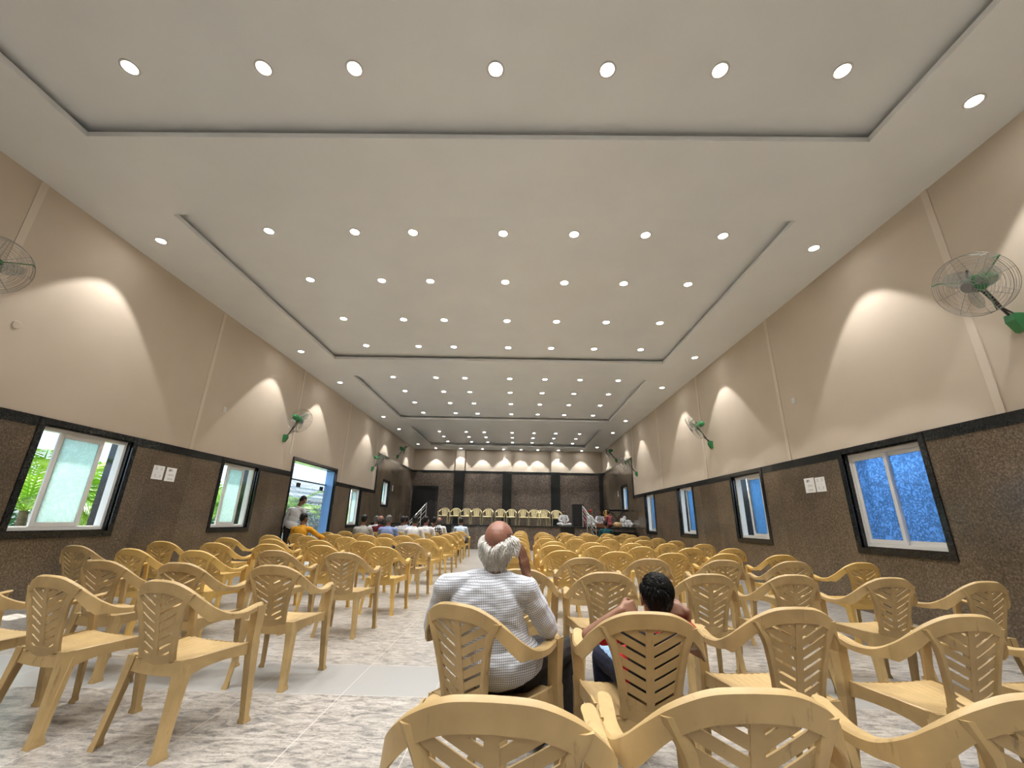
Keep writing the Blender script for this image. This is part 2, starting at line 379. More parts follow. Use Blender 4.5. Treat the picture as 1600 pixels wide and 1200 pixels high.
def side_wall(name, side, holes):
    bm = bmesh.new()
    X0, X1 = (XL - WT, XL) if side < 0 else (XR, XR + WT)
    for a, b_, z0, z1 in rects_minus(Y0 - WT, YB + WT, 0, ZC + .6, holes): box(bm, X0, X1, a, b_, z0, z1)
    struct(name, bm, M['wall'])
    # polished granite dado with the black band above it
    s = .025
    A, B_ = (XL, XL + s) if side < 0 else (XR - s, XR)
    bm = bmesh.new()
    for a, b_, z0, z1 in rects_minus(Y0, YS + .1, 0, ZB - BH, holes): box(bm, A, B_, a, b_, z0, z1)
    for a, b_, z0, z1 in rects_minus(YS + .1, YB, 0, ZB2 - BH, holes): box(bm, A, B_, a, b_, z0, z1)
    struct(name.replace('wall', 'trim') + '_granite_dado', bm, M['granite'])
    s2 = .032
    A, B_ = (XL, XL + s2) if side < 0 else (XR - s2, XR)
    bm = bmesh.new()
    for a, b_, z0, z1 in rects_minus(Y0, YS + .1, ZB - BH, ZB, holes): box(bm, A, B_, a, b_, z0, z1)
    for a, b_, z0, z1 in rects_minus(YS + .1, YB, ZB2 - BH, ZB2, holes): box(bm, A, B_, a, b_, z0, z1)
    box(bm, A, B_, YS, YS + .1, ZB - BH, ZB2)
    # black architraves
    s3 = .042
    A, B_ = (XL, XL + s3) if side < 0 else (XR - s3, XR)
    for h in holes:
        t = .085
        box(bm, A, B_, h[0] - t, h[0], h[2] - (t if h[2] > .1 else 0), h[3] + t)
        box(bm, A, B_, h[1], h[1] + t, h[2] - (t if h[2] > .1 else 0), h[3] + t)
        box(bm, A, B_, h[0], h[1], h[3], h[3] + t)
        if h[2] > .1: box(bm, A, B_, h[0], h[1], h[2] - t, h[2])
    # black reveals inside the openings
    Xa, Xb = (XL - WT, XL) if side < 0 else (XR, XR + WT)
    for h in holes:
        t = .02
        box(bm, Xa, Xb, h[0], h[0] + t, h[2], h[3]); box(bm, Xa, Xb, h[1] - t, h[1], h[2], h[3])
        box(bm, Xa, Xb, h[0] + t, h[1] - t, h[3] - t, h[3])
        if h[2] > .1: box(bm, Xa, Xb, h[0] + t, h[1] - t, h[2], h[2] + t)
    struct(name.replace('wall', 'trim') + '_black_band', bm, M['black'])
side_wall('wall_left', -1, HOLE_L)
side_wall('wall_right', 1, WIN_R)
# rear wall (behind the camera)
bm = bmesh.new(); box(bm, XL, XR, Y0 - WT, Y0, 0, ZC + .6); struct('wall_back', bm, M['wall'])
bm = bmesh.new(); box(bm, XL + .03, XR - .03, Y0, Y0 + .025, 0, ZB - BH); struct('trim_back_granite_dado', bm, M['granite'])
# stage wall
bm = bmesh.new(); box(bm, XL, XR, YB, YB + WT, 0, ZC + .6)
PIL = [(-3.92, -3.29), (-.88, -.32), (2.13, 2.70)]
for a, b_ in PIL: box(bm, a + .03, b_ - .03, YB - .12, YB, ZB2, ZC + .02)
struct('wall_front', bm, M['wall'])
bm = bmesh.new()
SD = (-6.48, -4.88, ZS, 3.22)
for a, b_, z0, z1 in rects_minus(XL + .04, XR - .04, 0, ZB2 - BH, [SD]):
    box(bm, a, b_, YB - .03, YB, z0, z1)
struct('trim_front_granite_cladding', bm, M['stage_granite'])
bm = bmesh.new(); box(bm, XL + .04, XR - .04, YB - .04, YB, ZB2 - BH, ZB2)
for a, b_ in PIL: box(bm, a, b_, YB - .13, YB, ZS, ZB2)
box(bm, 5.13, XR - .03, YB - .13, YB, ZS, ZB2)
a, b_, z0, z1 = SD
box(bm, a, a + .14, YB - .06, YB, z0, z1); box(bm, b_ - .14, b_, YB - .06, YB, z0, z1); box(bm, a + .14, b_ - .14, YB - .06, YB, z1 - .16, z1)
struct('trim_front_black_pilasters', bm, M['black'])
dr = empty('door_2', (0, 0, 0), kind='structure')
bm = bmesh.new(); box(bm, SD[0] + .14, SD[1] - .14, YB - .035, YB, ZS, SD[3] - .16)
for xx in (-6.25, -5.6): box(bm, xx, xx + .5, YB - .045, YB - .035, ZS + .15, 2.0); box(bm, xx, xx + .5, YB - .045, YB - .035, 2.15, 2.95)
link('door_leaf', bm, M['door_black'], dr)
bm = bmesh.new(); tube(bm, [(-5.2, YB - .07, 2.0), (-5.2, YB - .07, 2.2)], .012); link('door_handle', bm, M['white_metal'], dr, label='steel pull handle')

M['strip'] = plain('pale_beige_patching', (.70, .62, .52), .6, spec=.1)
# painted-over conduit strips on the upper walls
for i, y in enumerate((4.59, 8.38, 12.14, 15.95, 19.6)):
    for s in (-1, 1):
        bm = bmesh.new()
        x = XL if s < 0 else XR
        z0 = ZB if y < 19.9 else ZB2
        if abs(y - 12.14) < .1 and s < 0: z0 = 2.92
        box(bm, min(x, x - s * .010), max(x, x - s * .010), y - .045, y + .045, z0, ZC)
        struct('trim_%d' % (i * 2 + (s > 0) + 1), bm, M['strip'])

# ceiling: soffit with four trays
TX0, TX1 = -5.28, 4.08
TRAYS = [(Y0 + 1, 3.83), (5.19, 11.14), (12.60, 18.46), (20.19, 25.39)]
bm = bmesh.new()
for a, b_, z0, z1 in rects_minus(Y0, YB, 0, 1, [(t[0], t[1], -1, 2) for t in TRAYS]): box(bm, TX0, TX1, a, b_, ZC, ZC + .072)
box(bm, XL, TX0, Y0, YB, ZC, ZC + .072); box(bm, TX1, XR, Y0, YB, ZC, ZC + .072)
for a, b_ in TRAYS:   # the raised field, running on over the soffit edge, and its closing sides
    box(bm, TX0 - .16, TX1 + .16, a - .16, b_ + .16, ZT, ZT + .04)
    box(bm, TX0 - .17, TX0 - .16, a - .16, b_ + .16, ZC + .06, ZT + .04); box(bm, TX1 + .16, TX1 + .17, a - .16, b_ + .16, ZC + .06, ZT + .04)
    box(bm, TX0 - .16, TX1 + .16, a - .17, a - .16, ZC + .06, ZT + .04); box(bm, TX0 - .16, TX1 + .16, b_ + .16, b_ + .17, ZC + .06, ZT + .04)
struct('ceiling', bm, M['ceiling'])

# ------------------------------------------------------------------ downlights
def downlight_proto():
    t = empty('recessed_downlight')
    bm = bmesh.new(); lathe(bm, [(.070, 0), (.090, -.001), (.092, -.006), (.074, -.010), (.068, -.005), (.070, 0)], 24); link('rim', bm, M['rim'], t, True)
    bm = bmesh.new(); lathe(bm, [(.001, -.0035), (.068, -.0035), (.068, -.001), (.001, -.001)], 24); link('lens', bm, M['lens'], t)
    ld = bpy.data.lights.new('downlight_lamp', 'SPOT'); ld.energy = DOWNLIGHT_W; ld.spot_size = R(76); ld.spot_blend = .12
    ld.shadow_soft_size = .05; ld.color = (1, .98, .95)
    lo = bpy.data.objects.new('lamp', ld); COL.objects.link(lo); lo.parent = t; lo.location = (0, 0, -.03)
    return t
DLP = downlight_proto(); dl_used = [0]
ORD = ['first', 'second', 'third', 'fourth', 'fifth', 'sixth', 'seventh', 'eighth', 'ninth', 'tenth', 'eleventh', 'twelfth', 'thirteenth', 'fourteenth', 'fifteenth', 'sixteenth', 'seventeenth']
def downlight(x, y, z, label, group):
    o = DLP if dl_used[0] == 0 else copy_tree(DLP)
    dl_used[0] = 1
    o.location = (x, y, z); tag(o, label, 'ceiling light', group)
LXS = [-4.155, -2.73, -1.77, -.29, .87, 2.03, 3.28]
ROWS = [(0, [3.12]), (1, [5.74, 7.20, 8.88, 10.47]), (2, [13.08, 14.64, 16.20, 17.85]), (3, [21.9, 23.3, 24.8])]
TN = ['nearest', 'second', 'third', 'farthest']
for ti, ys in ROWS:
    for ri, y in enumerate(ys):
        for k, x in enumerate(LXS):
            lb = '%s from the left in the only lit row of the nearest ceiling tray' % ORD[k] if ti == 0 else \
                 '%s from the left in row %s of the %s ceiling tray' % (ORD[k], ['one', 'two', 'three', 'four'][ri], TN[ti])
            downlight(x, y, ZT, 'round downlight, ' + lb, 'downlights in the ceiling trays')
for k, x in enumerate(LXS):     # rows of the near tray above and behind the viewer light the near chairs
    pass
SY = [3.32, 5.83, 10.61, 13.30, 18.14, 20.76, 25.06]
for k, y in enumerate(SY):
    if k > 0: downlight(-5.99, y, ZC, 'round downlight along the left wall, %s from the viewer' % ORD[k - 1], 'downlights along the left wall')
    downlight(4.77, y, ZC, 'round downlight along the right wall, %s from the viewer' % ORD[k], 'downlights along the right wall')
for k, x in enumerate([-5.16, -3.57, -2.2, -.87, .24, 1.29, 2.6, 4.06]):
    downlight(x, 26.43, ZC, 'round downlight close to the stage wall, %s from the left' % ORD[k], 'downlights above the stage wall')
# the same fittings go on in the tray above and behind the viewer
for ri, y in enumerate([1.35, -.45, -2.25]):
    for k, x in enumerate(LXS):
        downlight(x, y, ZT, 'round downlight above or behind the viewer, row %s, %s from the left' % (['one', 'two', 'three'][ri], ORD[k]), 'downlights above and behind the viewer')
for k, (x, y) in enumerate([(-5.99, 1.0), (4.77, 1.0), (-5.99, -1.5), (4.77, -1.5)]):
    downlight(x, y, ZC, 'round downlight behind the viewer, %s wall, %s of two' % ('left' if x < 0 else 'right', 'nearer' if y > 0 else 'farther'), 'downlights beside the walls behind the viewer')

# ------------------------------------------------------------------ windows
def window(n, side, h, sashes, pane):
    y0, y1, z0, z1 = h
    t = .02; y0 += t; y1 -= t; z0 += t; z1 -= t
    xo = XL - .05 if side < 0 else XR + .05       # inner face of the frame
    d = side
    root = empty('window_%d' % n, (xo, (y0 + y1) / 2, z0), kind='structure')
    cy = (y0 + y1) / 2
    def B(bm, a, b_, c, d_, xa, xb):
        xs = sorted((xa * d, xb * d)); box(bm, xs[0], xs[1], a - cy, b_ - cy, c - z0, d_ - z0)
    f = .045
    bm = bmesh.new()
    for xa, xb in ((0, .11),):
        B(bm, y0, y1, z0, z0 + f, xa, xb); B(bm, y0, y1, z1 - f, z1, xa, xb)
        B(bm, y0, y0 + f, z0 + f, z1 - f, xa, xb); B(bm, y1 - f, y1, z0 + f, z1 - f, xa, xb)
    for xa in (.035, .07):
        B(bm, y0 + f, y1 - f, z0 + f, z0 + f + .012, xa, xa + .006)
    link('window_frame', bm, M['frame'], root)
    W = (y1 - y0 - 2 * f) / 2 + .03
    for i, s in enumerate(sashes):
        a = y0 + f + s * (y1 - y0 - 2 * f - W); b_ = a + W; g = .058
        xa, xb = (.008, .036) if i == 0 else (.045, .073)
        bm = bmesh.new()
        zz0, zz1 = z0 + f + .004, z1 - f - .004
        B(bm, a, b_, zz0, zz0 + g, xa, xb); B(bm, a, b_, zz1 - g, zz1, xa, xb)
        B(bm, a, a + g, zz0 + g, zz1 - g, xa, xb); B(bm, b_ - g, b_, zz0 + g, zz1 - g, xa, xb)
        so_ = link('sash', bm, M['frame'], root)
        bm = bmesh.new(); B(bm, a + g, b_ - g, zz0 + g, zz1 - g, (xa + xb) / 2 - .002, (xa + xb) / 2 + .002)
        link('pane', bm, pane, so_)
window(1, -1, WIN_L[0], (.42, .50), M['pane_left'])
window(2, -1, WIN_L[1], (.42, .50), M['pane_left'])
window(3, -1, WIN_L[2], (.75, .85), M['pane_left'])
window(4, -1, WIN_L[3], (.2, .6), M['pane_left'])
window(5, 1, WIN_R[0], (1, 0), M['pane_right'])
window(6, 1, WIN_R[1], (.15, .05), M['pane_sky'])
window(7, 1, WIN_R[2], (.15, .05), M['pane_sky'])
window(8, 1, WIN_R[3], (.15, .05), M['pane_sky'])
window(9, 1, WIN_R[4], (.5, .1), M['pane_sky'])

# ------------------------------------------------------------------ side door with folding steel gate
gate = empty('door_1', (XL - .26, 13.9, 0), kind='structure')
M['gate'] = plain('painted_steel_gate', (.16, .19, .24), .4, .4)
bm = bmesh.new()
gy0, gy1, gz1 = DOOR_L[0] + .03 - 13.9, 1.46, 2.28
N_ = 34
for k in range(N_ + 1):
    y = gy0 + (gy1 - gy0) * k / N_
    box(bm, -.006, .006, y - .009, y + .009, 0.02, gz1)
link('upright', bm, M['gate'], gate)
bm = bmesh.new()
for zz in (.25, .62, .99, 1.36, 1.73, 2.0):
    for k in range(N_):
        a = gy0 + (gy1 - gy0) * k / N_; b_ = gy0 + (gy1 - gy0) * (k + 1) / N_
        tube(bm, [(.012, a, zz - .1), (.012, b_, zz + .1)], .006, 4); tube(bm, [(.018, a, zz + .1), (.018, b_, zz - .1)], .006, 4)
link('lattice', bm, M['gate'], gate)
bm = bmesh.new(); box(bm, -.03, .03, gy0, gy1, gz1, gz1 + .045); box(bm, -.03, .03, gy0, gy1, 0, .02); link('track', bm, M['gate'], gate)
M['blue_door'] = plain('pale_blue_door_paint', (.16, .34, .68), .25)
bm = bmesh.new(); box(bm, -.05, .235, 1.49, 1.518, .01, 2.78); link('door_leaf', bm, M['blue_door'], gate, label='blue steel door leaf folded against the jamb')
for yy in (-.62, 1.0):
    bm = bmesh.new(); box(bm, .0, .05, yy, yy + .2, gz1 - .19, gz1 - .06); box(bm, .05, .06, yy + .03, yy + .17, gz1 - .15, gz1 - .1)
    link('gate_bracket', bm, M['fan_dark'], gate)

# ------------------------------------------------------------------ stage
bm = bmesh.new(); box(bm, XL + .04, XR - .04, YS - .03, YB - .04, ZS - .05, ZS); box(bm, 2.0, 2.62, YS - .012, YS + .1, 0, ZS - .05)
box(bm, -3.3, -2.9, YS - .012, YS + .1, 0, ZS - .05); struct('trim_stage_floor', bm, M['black'])
bm = bmesh.new(); box(bm, XL + .04, XR - .04, YS, YB - .14, 0.0, ZS - .05); struct('trim_stage_front', bm, M['stage_granite'])
def steps(name, x0, x1, label):
    bm = bmesh.new()
    n = 5
    for k in range(n):
        box(bm, x0, x1, YS - .03 - (n - k) * .29, YS - .035 - (n - k - 1) * .29, 0, (k + 1) * (ZS / (n + 1)))
        box(bm, x0, x1, YS - .055 - (n - k) * .29, YS - .03 - (n - k) * .29, (k + 1) * (ZS / (n + 1)) - .025, (k + 1) * (ZS / (n + 1)))
    return tag(link(name, bm, M['black']), label, 'steps')
steps('stage_steps', -5.7, -4.5, 'black granite steps climbing to the left end of the stage')
steps('stage_steps', 3.4, 5.3, 'black granite steps climbing to the right end of the stage')
def railing(x0, x1, label):
    t = empty('stair_railing', (x0, YS, 0), 0, label, 'railing')
    top0, top1 = Vector((0, .05, 1.93)), Vector((x1 - x0, -1.62, 1.13))
    bm = bmesh.new(); tube(bm, [top0, top1], .022, 8); link('handrail', bm, M['white_metal'], t)
    for f in (.12, .3, .5):
        bm = bmesh.new(); tube(bm, [top0 - Vector((0, 0, f)), top1 - Vector((0, 0, f))], .011, 6); link('rail_bar', bm, M['white_metal'], t)
    for k in range(4):
        p = top0.lerp(top1, k / 3); zb = [ZS, .70, .35, 0][k]
        bm = bmesh.new(); tube(bm, [(p.x, p.y, zb if k else ZS), (p.x, p.y, p.z)], .02, 8)
        link('railing_post', bm, M['white_metal'], t)
    return t
railing(-4.12, -4.42, 'steel stair railing with sloping handrail beside the left loudspeaker')
railing(3.02, 3.30, 'steel stair railing with sloping handrail beside the right loudspeaker')
def loudspeaker(x, y, label):
    t = empty('loudspeaker', (x, y, ZS), 0, label, 'speaker')
    bm = bmesh.new(); box(bm, -.25, .25, -.22, .22, .02, 1.0); bmesh.ops.bevel(bm, geom=bm.edges[:], offset=.015, segments=2); link('cabinet', bm, M['speaker'], t)
    bm = bmesh.new(); box(bm, -.23, .23, -.232, -.218, .05, .96); link('grille', bm, M['speaker'], t)
    bm = bmesh.new(); tube(bm, [(-.06, -.1, 1.0), (-.06, -.1, 1.025), (.06, -.1, 1.025), (.06, -.1, 1.0)], .008, 6); link('handle', bm, M['badge'], t)
    for sx in (-.2, .2):
        bm = bmesh.new(); box(bm, sx - .02, sx + .02, -.19, .19, 0, .022); link('foot', bm, M['badge'], t)
loudspeaker(-4.04, 20.55, 'tall black loudspeaker by the dark door at the stage left end')
loudspeaker(2.88, 20.55, 'tall black loudspeaker beside the railing at the stage right end')

# ------------------------------------------------------------------ chairs
def rail_pts():
    half = [(0, -.300, .840), (.10, -.291, .832), (.185, -.264, .797), (.243, -.218, .747), (.274, -.150, .695), (.287, -.055, .652), (.286, .055, .640), (.277, .15, .652), (.266, .222, .664)]
    return half
RP = catmull(rail_pts(), 6)      # 33 samples, station i/4
def rail_prof(st):
    # height of skirt, top width, by station
    H_ = [(0, .066), (2, .070), (3, .088), (3.7, .088), (4.4, .052), (5.2, .036), (6, .032), (8, .030)]
    W_ = [(0, .020), (2, .024), (3, .032), (5, .048), (7, .052), (8, .050)]
    def ip(T):
        for (a, va), (b_, vb) in zip(T, T[1:]):
            if st <= b_: return va + (vb - va) * (st - a) / (b_ - a)
        return T[-1][1]
    return ip(H_), ip(W_)
def rail_section(i, s):
    p = Vector(RP[i]); a = Vector(RP[max(i - 1, 0)]); b_ = Vector(RP[min(i + 1, len(RP) - 1)])
    if i == 0: a = Vector((-RP[1][0], RP[1][1], RP[1][2]))
    t = (b_ - a); t.z = 0; t.normalize()
    n = Vector((t.y, -t.x, 0))          # outward for the right-hand side
    st = i / 6; h, wd = rail_prof(st)
    lean = max(0, min(1, (4.5 - st) / 3))
    dn = (Vector((0, .19 * lean, -1)) + n * (.10 if st < 4 else .02)).normalized()
    tk = .006
    tip = 1.0
    if i >= len(RP) - 2: tip = .86 if i == len(RP) - 2 else .6
    c = p - n * wd * .5
    def q(v): 
        v = c + (v - c) * (tip if st > 6 else 1)
        return Vector((v.x * s, v.y, v.z))
    pts = [p + n * .002 - Vector((0, 0, .007)), p - n * .006 + Vector((0, 0, .001)), p - n * wd * .5 + Vector((0, 0, .003)), p - n * wd + Vector((0, 0, -.003)), p - n * wd - Vector((0, 0, .010)),
           p - n * (tk + .006) - Vector((0, 0, .011)), p + dn * h - n * tk, p + dn * h + n * .002]
    return [q(v) for v in pts]
def yback(x, z): return -.2120 - .088 * (z - .42) / .42 + .62 * x * x
def plate(bm, cols, tk, top_tk=None):
    """cols: list of (x, zlo, zhi) along a bar; builds a slab that follows the back curve"""
    secs = []
    for x, zl, zh in cols:
        secs.append([(x, yback(x, zl) - tk / 2, zl), (x, yback(x, zh) - tk / 2, zh), (x, yback(x, zh) + tk / 2, zh), (x, yback(x, zl) + tk / 2, zl)])
    prism_between(bm, secs)
def rail_z(x):
    x = abs(x)
    for a, b_ in zip(RP, RP[1:]):
        if a[0] <= x <= b_[0]: return a[2] + (b_[2] - a[2]) * (x - a[0]) / max(1e-6, b_[0] - a[0])
    return .7
def stile_x(z):      # half-width of the panel
    f = max(0, min(1, (z - .44) / .33)); return .110 + .066 * f ** 1.6
def chair_proto(mat, name='plastic_armchair'):
    t = empty(name)
    # ---- backrest: arch, stiles, herringbone slats, bottom border
    bm = bmesh.new()
    e = 25
    secs = [rail_section(i, -1) for i in range(e, 0, -1)] + [rail_section(i, 1) for i in range(0, e + 1)]
    # the mirrored half needs the same winding order of points, sections run left to right
    prism_between(bm, secs)
    for s in (-1, 1):
        pts = []
        for k in range(11):
            z = .425 + (.772 - .425) * k / 10
            pts.append((s * (stile_x(z) + .010 * max(0, (k - 8) / 2)), z))
        secs = []
        for k, (x, z) in enumerate(pts):
            wd = .020 + .012 * max(0, (k - 7) / 3)
            y = yback(x, z) + .013 * max(0, (k - 8) / 2)
            secs.append([(x - wd * .75, y - .006, z), (x - wd * .45, y - .015, z), (x + wd * .45, y - .015, z), (x + wd, y - .006, z), (x + wd, y + .008, z), (x - wd * .75, y + .008, z)])
        prism_between(bm, secs)
        # slats
        for k in range(9):
            zc = .385 + k * .0455
            cols = []
            for j in range(8):
                x = .012 + .17 * j / 7
                zl = zc + .50 * x; zh = zl + .0335
                xm = stile_x(zl) 
                if x > xm + .012: continue
                top = rail_z(x) - .058
                zl2, zh2 = max(zl, .445), min(zh, top)
                if zh2 - zl2 > .003: cols.append((s * x, zl2, zh2))
            if len(cols) > 1: plate(bm, cols, .007)
    # spine
    secs = []
    for k in range(9):
        z = .44 + (.772 - .44) * k / 8; hw = .017
        y = yback(0, z)
        secs.append([(-hw, y - .005, z), (hw, y - .005, z), (hw, y + .005, z), (-hw, y + .005, z)])
    prism_between(bm, secs)
    # top web under the arch (outside the slots)
    for s in (-1, 1):
        cols = [(s * .005, .735, .79)]
        for x in (.02, .05, .08): cols.append((s * x, .735 + x * .35, rail_z(x) - .045))
        # narrow filler
        cols = [(c[0], max(c[1], c[2] - .030), c[2]) for c in cols]
        plate(bm, cols, .007)
    # bottom border
    plate(bm, [(-.128, .405, .455), (-.06, .398, .452), (0, .396, .451), (.06, .398, .452), (.128, .405, .455)], .016)
    link('backrest', bm, mat, t, 'angle')
    # ---- armrests
    for s in (-1, 1):
        bm = bmesh.new(); prism_between(bm, [rail_section(i, s) for i in range(25, len(RP))]); link('armrest', bm, mat, t, 'angle')
    # ---- seat: ribbed shell with waterfall front, side aprons
    bm = bmesh.new()
    nx, ny = 36, 12
    top = []
    for j in range(ny + 1):
        f = j / ny; y = -.205 + .445 * f
        hw = .185 + .050 * min(1, f * 1.3)
        row = []
        for i in range(nx + 1):
            u = i / nx * 2 - 1
            z = .424 + .012 * u * u + .010 * f - .010 * math.sin(math.pi * f)
            if f > .84: z -= .5 * (f - .84) ** 2 * 3.2
            if i % 3 == 0 and 0 < i < nx and .06 < f < .93: z -= .0035
            row.append((u * hw, y, z))
        top.append(row)
    tv = [[bm.verts.new(p) for p in r_] for r_ in top]; bv = [[bm.verts.new((p[0], p[1], p[2] - .007)) for p in r_] for r_ in top]
    for j in range(ny):
        for i in range(nx):
            bm.faces.new((tv[j][i], tv[j][i + 1], tv[j + 1][i + 1], tv[j + 1][i])); bm.faces.new((bv[j][i], bv[j + 1][i], bv[j + 1][i + 1], bv[j][i + 1]))
        bm.faces.new((tv[j][0], tv[j + 1][0], bv[j + 1][0], bv[j][0])); bm.faces.new((tv[j][nx], bv[j][nx], bv[j + 1][nx], tv[j + 1][nx]))
    for i in range(nx):
        bm.faces.new((tv[0][i], bv[0][i], bv[0][i + 1], tv[0][i + 1])); bm.faces.new((tv[ny][i], tv[ny][i + 1], bv[ny][i + 1], bv[ny][i]))
    for s in (-1, 1):
        secs = []
        for k in range(9):
            f = k / 8; y = -.20 + .42 * f; x = s * (.186 + .050 * min(1, f * 1.3)); zt = .436 + .010 * f; hh = .058 + .055 * (1 - f) ** 6 + .03 * f ** 6
            secs.append([(x, y, zt), (x + s * .008, y, zt - .004), (x + s * .010, y, zt - hh), (x + s * .004, y, zt - hh)])
        prism_between(bm, secs)
    secs = []
    for k in range(7):
        u = k / 6 * 2 - 1
        secs.append([(u * .19, -.206, .425), (u * .19, -.214, .420), (u * .19, -.219, .362 - .012 * (1 - u * u)), (u * .19, -.212, .362 - .012 * (1 - u * u))])
    prism_between(bm, secs)
    secs = []
    for k in range(7):
        u = k / 6 * 2 - 1
        secs.append([(u * .235, .235, .415), (u * .235, .243, .410), (u * .235, .240, .372 + .014 * (1 - u * u)), (u * .235, .233, .372 + .014 * (1 - u * u))])
    prism_between(bm, secs)
    link('seat', bm, mat, t, 'angle')
    # ---- legs
    for s in (-1, 1):
        bm = bmesh.new(); secs = []         # rear leg: wide side web and narrow back web
        for z, yb_, yf, xo, wb in ((.436, -.222, -.112, .196, .052), (.39, -.224, -.135, .200, .050), (.33, -.230, -.158, .205, .046), (.20, -.245, -.185, .214, .040), (.04, -.268, -.214, .226, .034), (.018, -.276, -.206, .231, .040), (0, -.280, -.204, .232, .042)):
            tk = .007
            P = [(xo, yb_), (xo, yf), (xo - tk, yf), (xo - tk, yb_ + tk), (xo - wb, yb_ + tk), (xo - wb, yb_)]
            secs.append([(s * x, y, z) for x, y in P])
        prism_between(bm, secs)
        # little rib on the side web
        secs = []
        for z, y, xo in ((.40, -.170, .199), (.20, -.214, .214), (.03, -.240, .227)):
            secs.append([(s * xo, y - .006, z), (s * (xo + .004), y, z), (s * xo, y + .006, z)])
        prism_between(bm, secs)
        link('leg', bm, mat, t, 'angle')
        bm = bmesh.new(); secs = []         # front leg runs up to the arm
        for z, yb_, yf, xo, wb in ((.652, .158, .228, .284, .056), (.60, .165, .228, .280, .054), (.45, .178, .232, .268, .052), (.435, .176, .236, .272, .054), (.40, .180, .238, .270, .050), (.20, .200, .246, .272, .044), (.03, .216, .252, .276, .038), (.015, .210, .262, .282, .046), (0, .208, .264, .284, .048)):
            tk = .007
            P = [(xo - tk, yf), (xo, yf), (xo, yb_), (xo - wb, yb_), (xo - wb, yb_ + tk), (xo - tk, yb_ + tk)]
            secs.append([(s * x, y, z) for x, y in P])
        prism_between(bm, secs); link('leg', bm, mat, t, 'angle')
    return t

PROTO = {k: chair_proto(M[k]) for k in ('aged', 'golden', 'cream')}
used = {k: False for k in PROTO}
CH_LABEL = {'aged': 'dull tan', 'golden': 'golden yellow', 'cream': 'cream'}
CHAIRS = {}
def chair(x, y, yaw, kind, label, group, z=0.0, top=True):
    """x, y is where the crest of the backrest stands"""
    o = copy_tree(PROTO[kind]) if used[kind] else PROTO[kind]
    used[kind] = True
    a = R(yaw)
    if top: x, y = x + math.sin(-a) * .30, y + math.cos(a) * .30
    o.location = (x, y, z); o.rotation_euler = (0, 0, a)
    tag(o, label, 'chair', group)
    return o
def block(rows, side, agedset, where):
    for ri, row in enumerate(rows):
        row = sorted(row, key=lambda c: -c[0] if side < 0 else c[0])
        for k, c in enumerate(row):
            x, y = c[0], c[1]; yaw = c[2] if len(c) > 2 else random.uniform(-3.5, 3.5) + (-2 if side < 0 else 2)
            kind = 'aged' if (ri, k) in agedset else 'golden'
            chair(x, y, yaw, kind, '%s plastic armchair, %s, %s row from the back, %s from the aisle' % (CH_LABEL[kind], where, ORD[ri], ORD[k]),
                  'plastic armchairs in the %s' % where)
LEFT = [[(-2.03, 2.61, -14), (-2.78, 2.70, -13), (-3.42, 2.72, -8)],
        [(-1.89, 3.52, -4), (-2.66, 3.55, -7), (-3.33, 3.60, -8)],
        [(-5.06, 5.09, -8), (-4.17, 4.81, -9), (-3.42, 4.76, -8), (-2.72, 5.03, -5), (-1.91, 4.95, -3)],
        [(-2.67, 6.10), (-3.41, 6.12), (-1.83, 6.10), (-4.18, 6.14), (-4.97, 6.21)],
        [(-1.77, 7.35), (-2.55, 7.40), (-3.30, 7.41), (-4.14, 7.48), (-4.97, 7.58)],
        [(-1.85, 8.90), (-2.67, 8.95), (-3.41, 8.90), (-4.25, 9.0), (-5.01, 8.99)],
        [(-1.78, 10.15), (-2.63, 10.30), (-3.42, 10.15), (-4.22, 10.25), (-5.02, 10.15)],
        [(-1.82, 11.55), (-2.72, 11.60), (-3.36, 11.40), (-4.0, 11.35), (-4.92, 11.50)],
        [(-1.94, 13.0), (-2.70, 13.0), (-3.36, 12.85), (-3.98, 12.7), (-5.0, 12.9)],
        [(-1.97, 14.2), (-2.66, 14.1), (-3.58, 14.1), (-4.55, 14.1)],
        [(-1.95, 15.4), (-2.72, 15.4)]]
block(LEFT, -1, {(0, 0), (0, 1), (0, 2), (1, 0), (1, 1), (1, 2), (2, 0), (2, 4), (2, 1), (4, 0)} , 'left block')
MID = [(.05, 3.66), (-.04, 4.86), (-.05, 6.04), (-.03, 7.37), (0, 8.83), (.04, 10.55), (.08, 12.4), (.11, 14.1), (.14, 15.6), (.17, 17.2), (.2, 18.6)]
for k, (x, y) in enumerate(MID):
    kind = 'aged' if k == 0 else 'golden'
    chair(x, y, -2 if k else -6, kind, '%s plastic armchair in the single file right of the aisle, %s from the viewer' % (CH_LABEL[kind], ORD[k]), 'plastic armchairs in the single file')
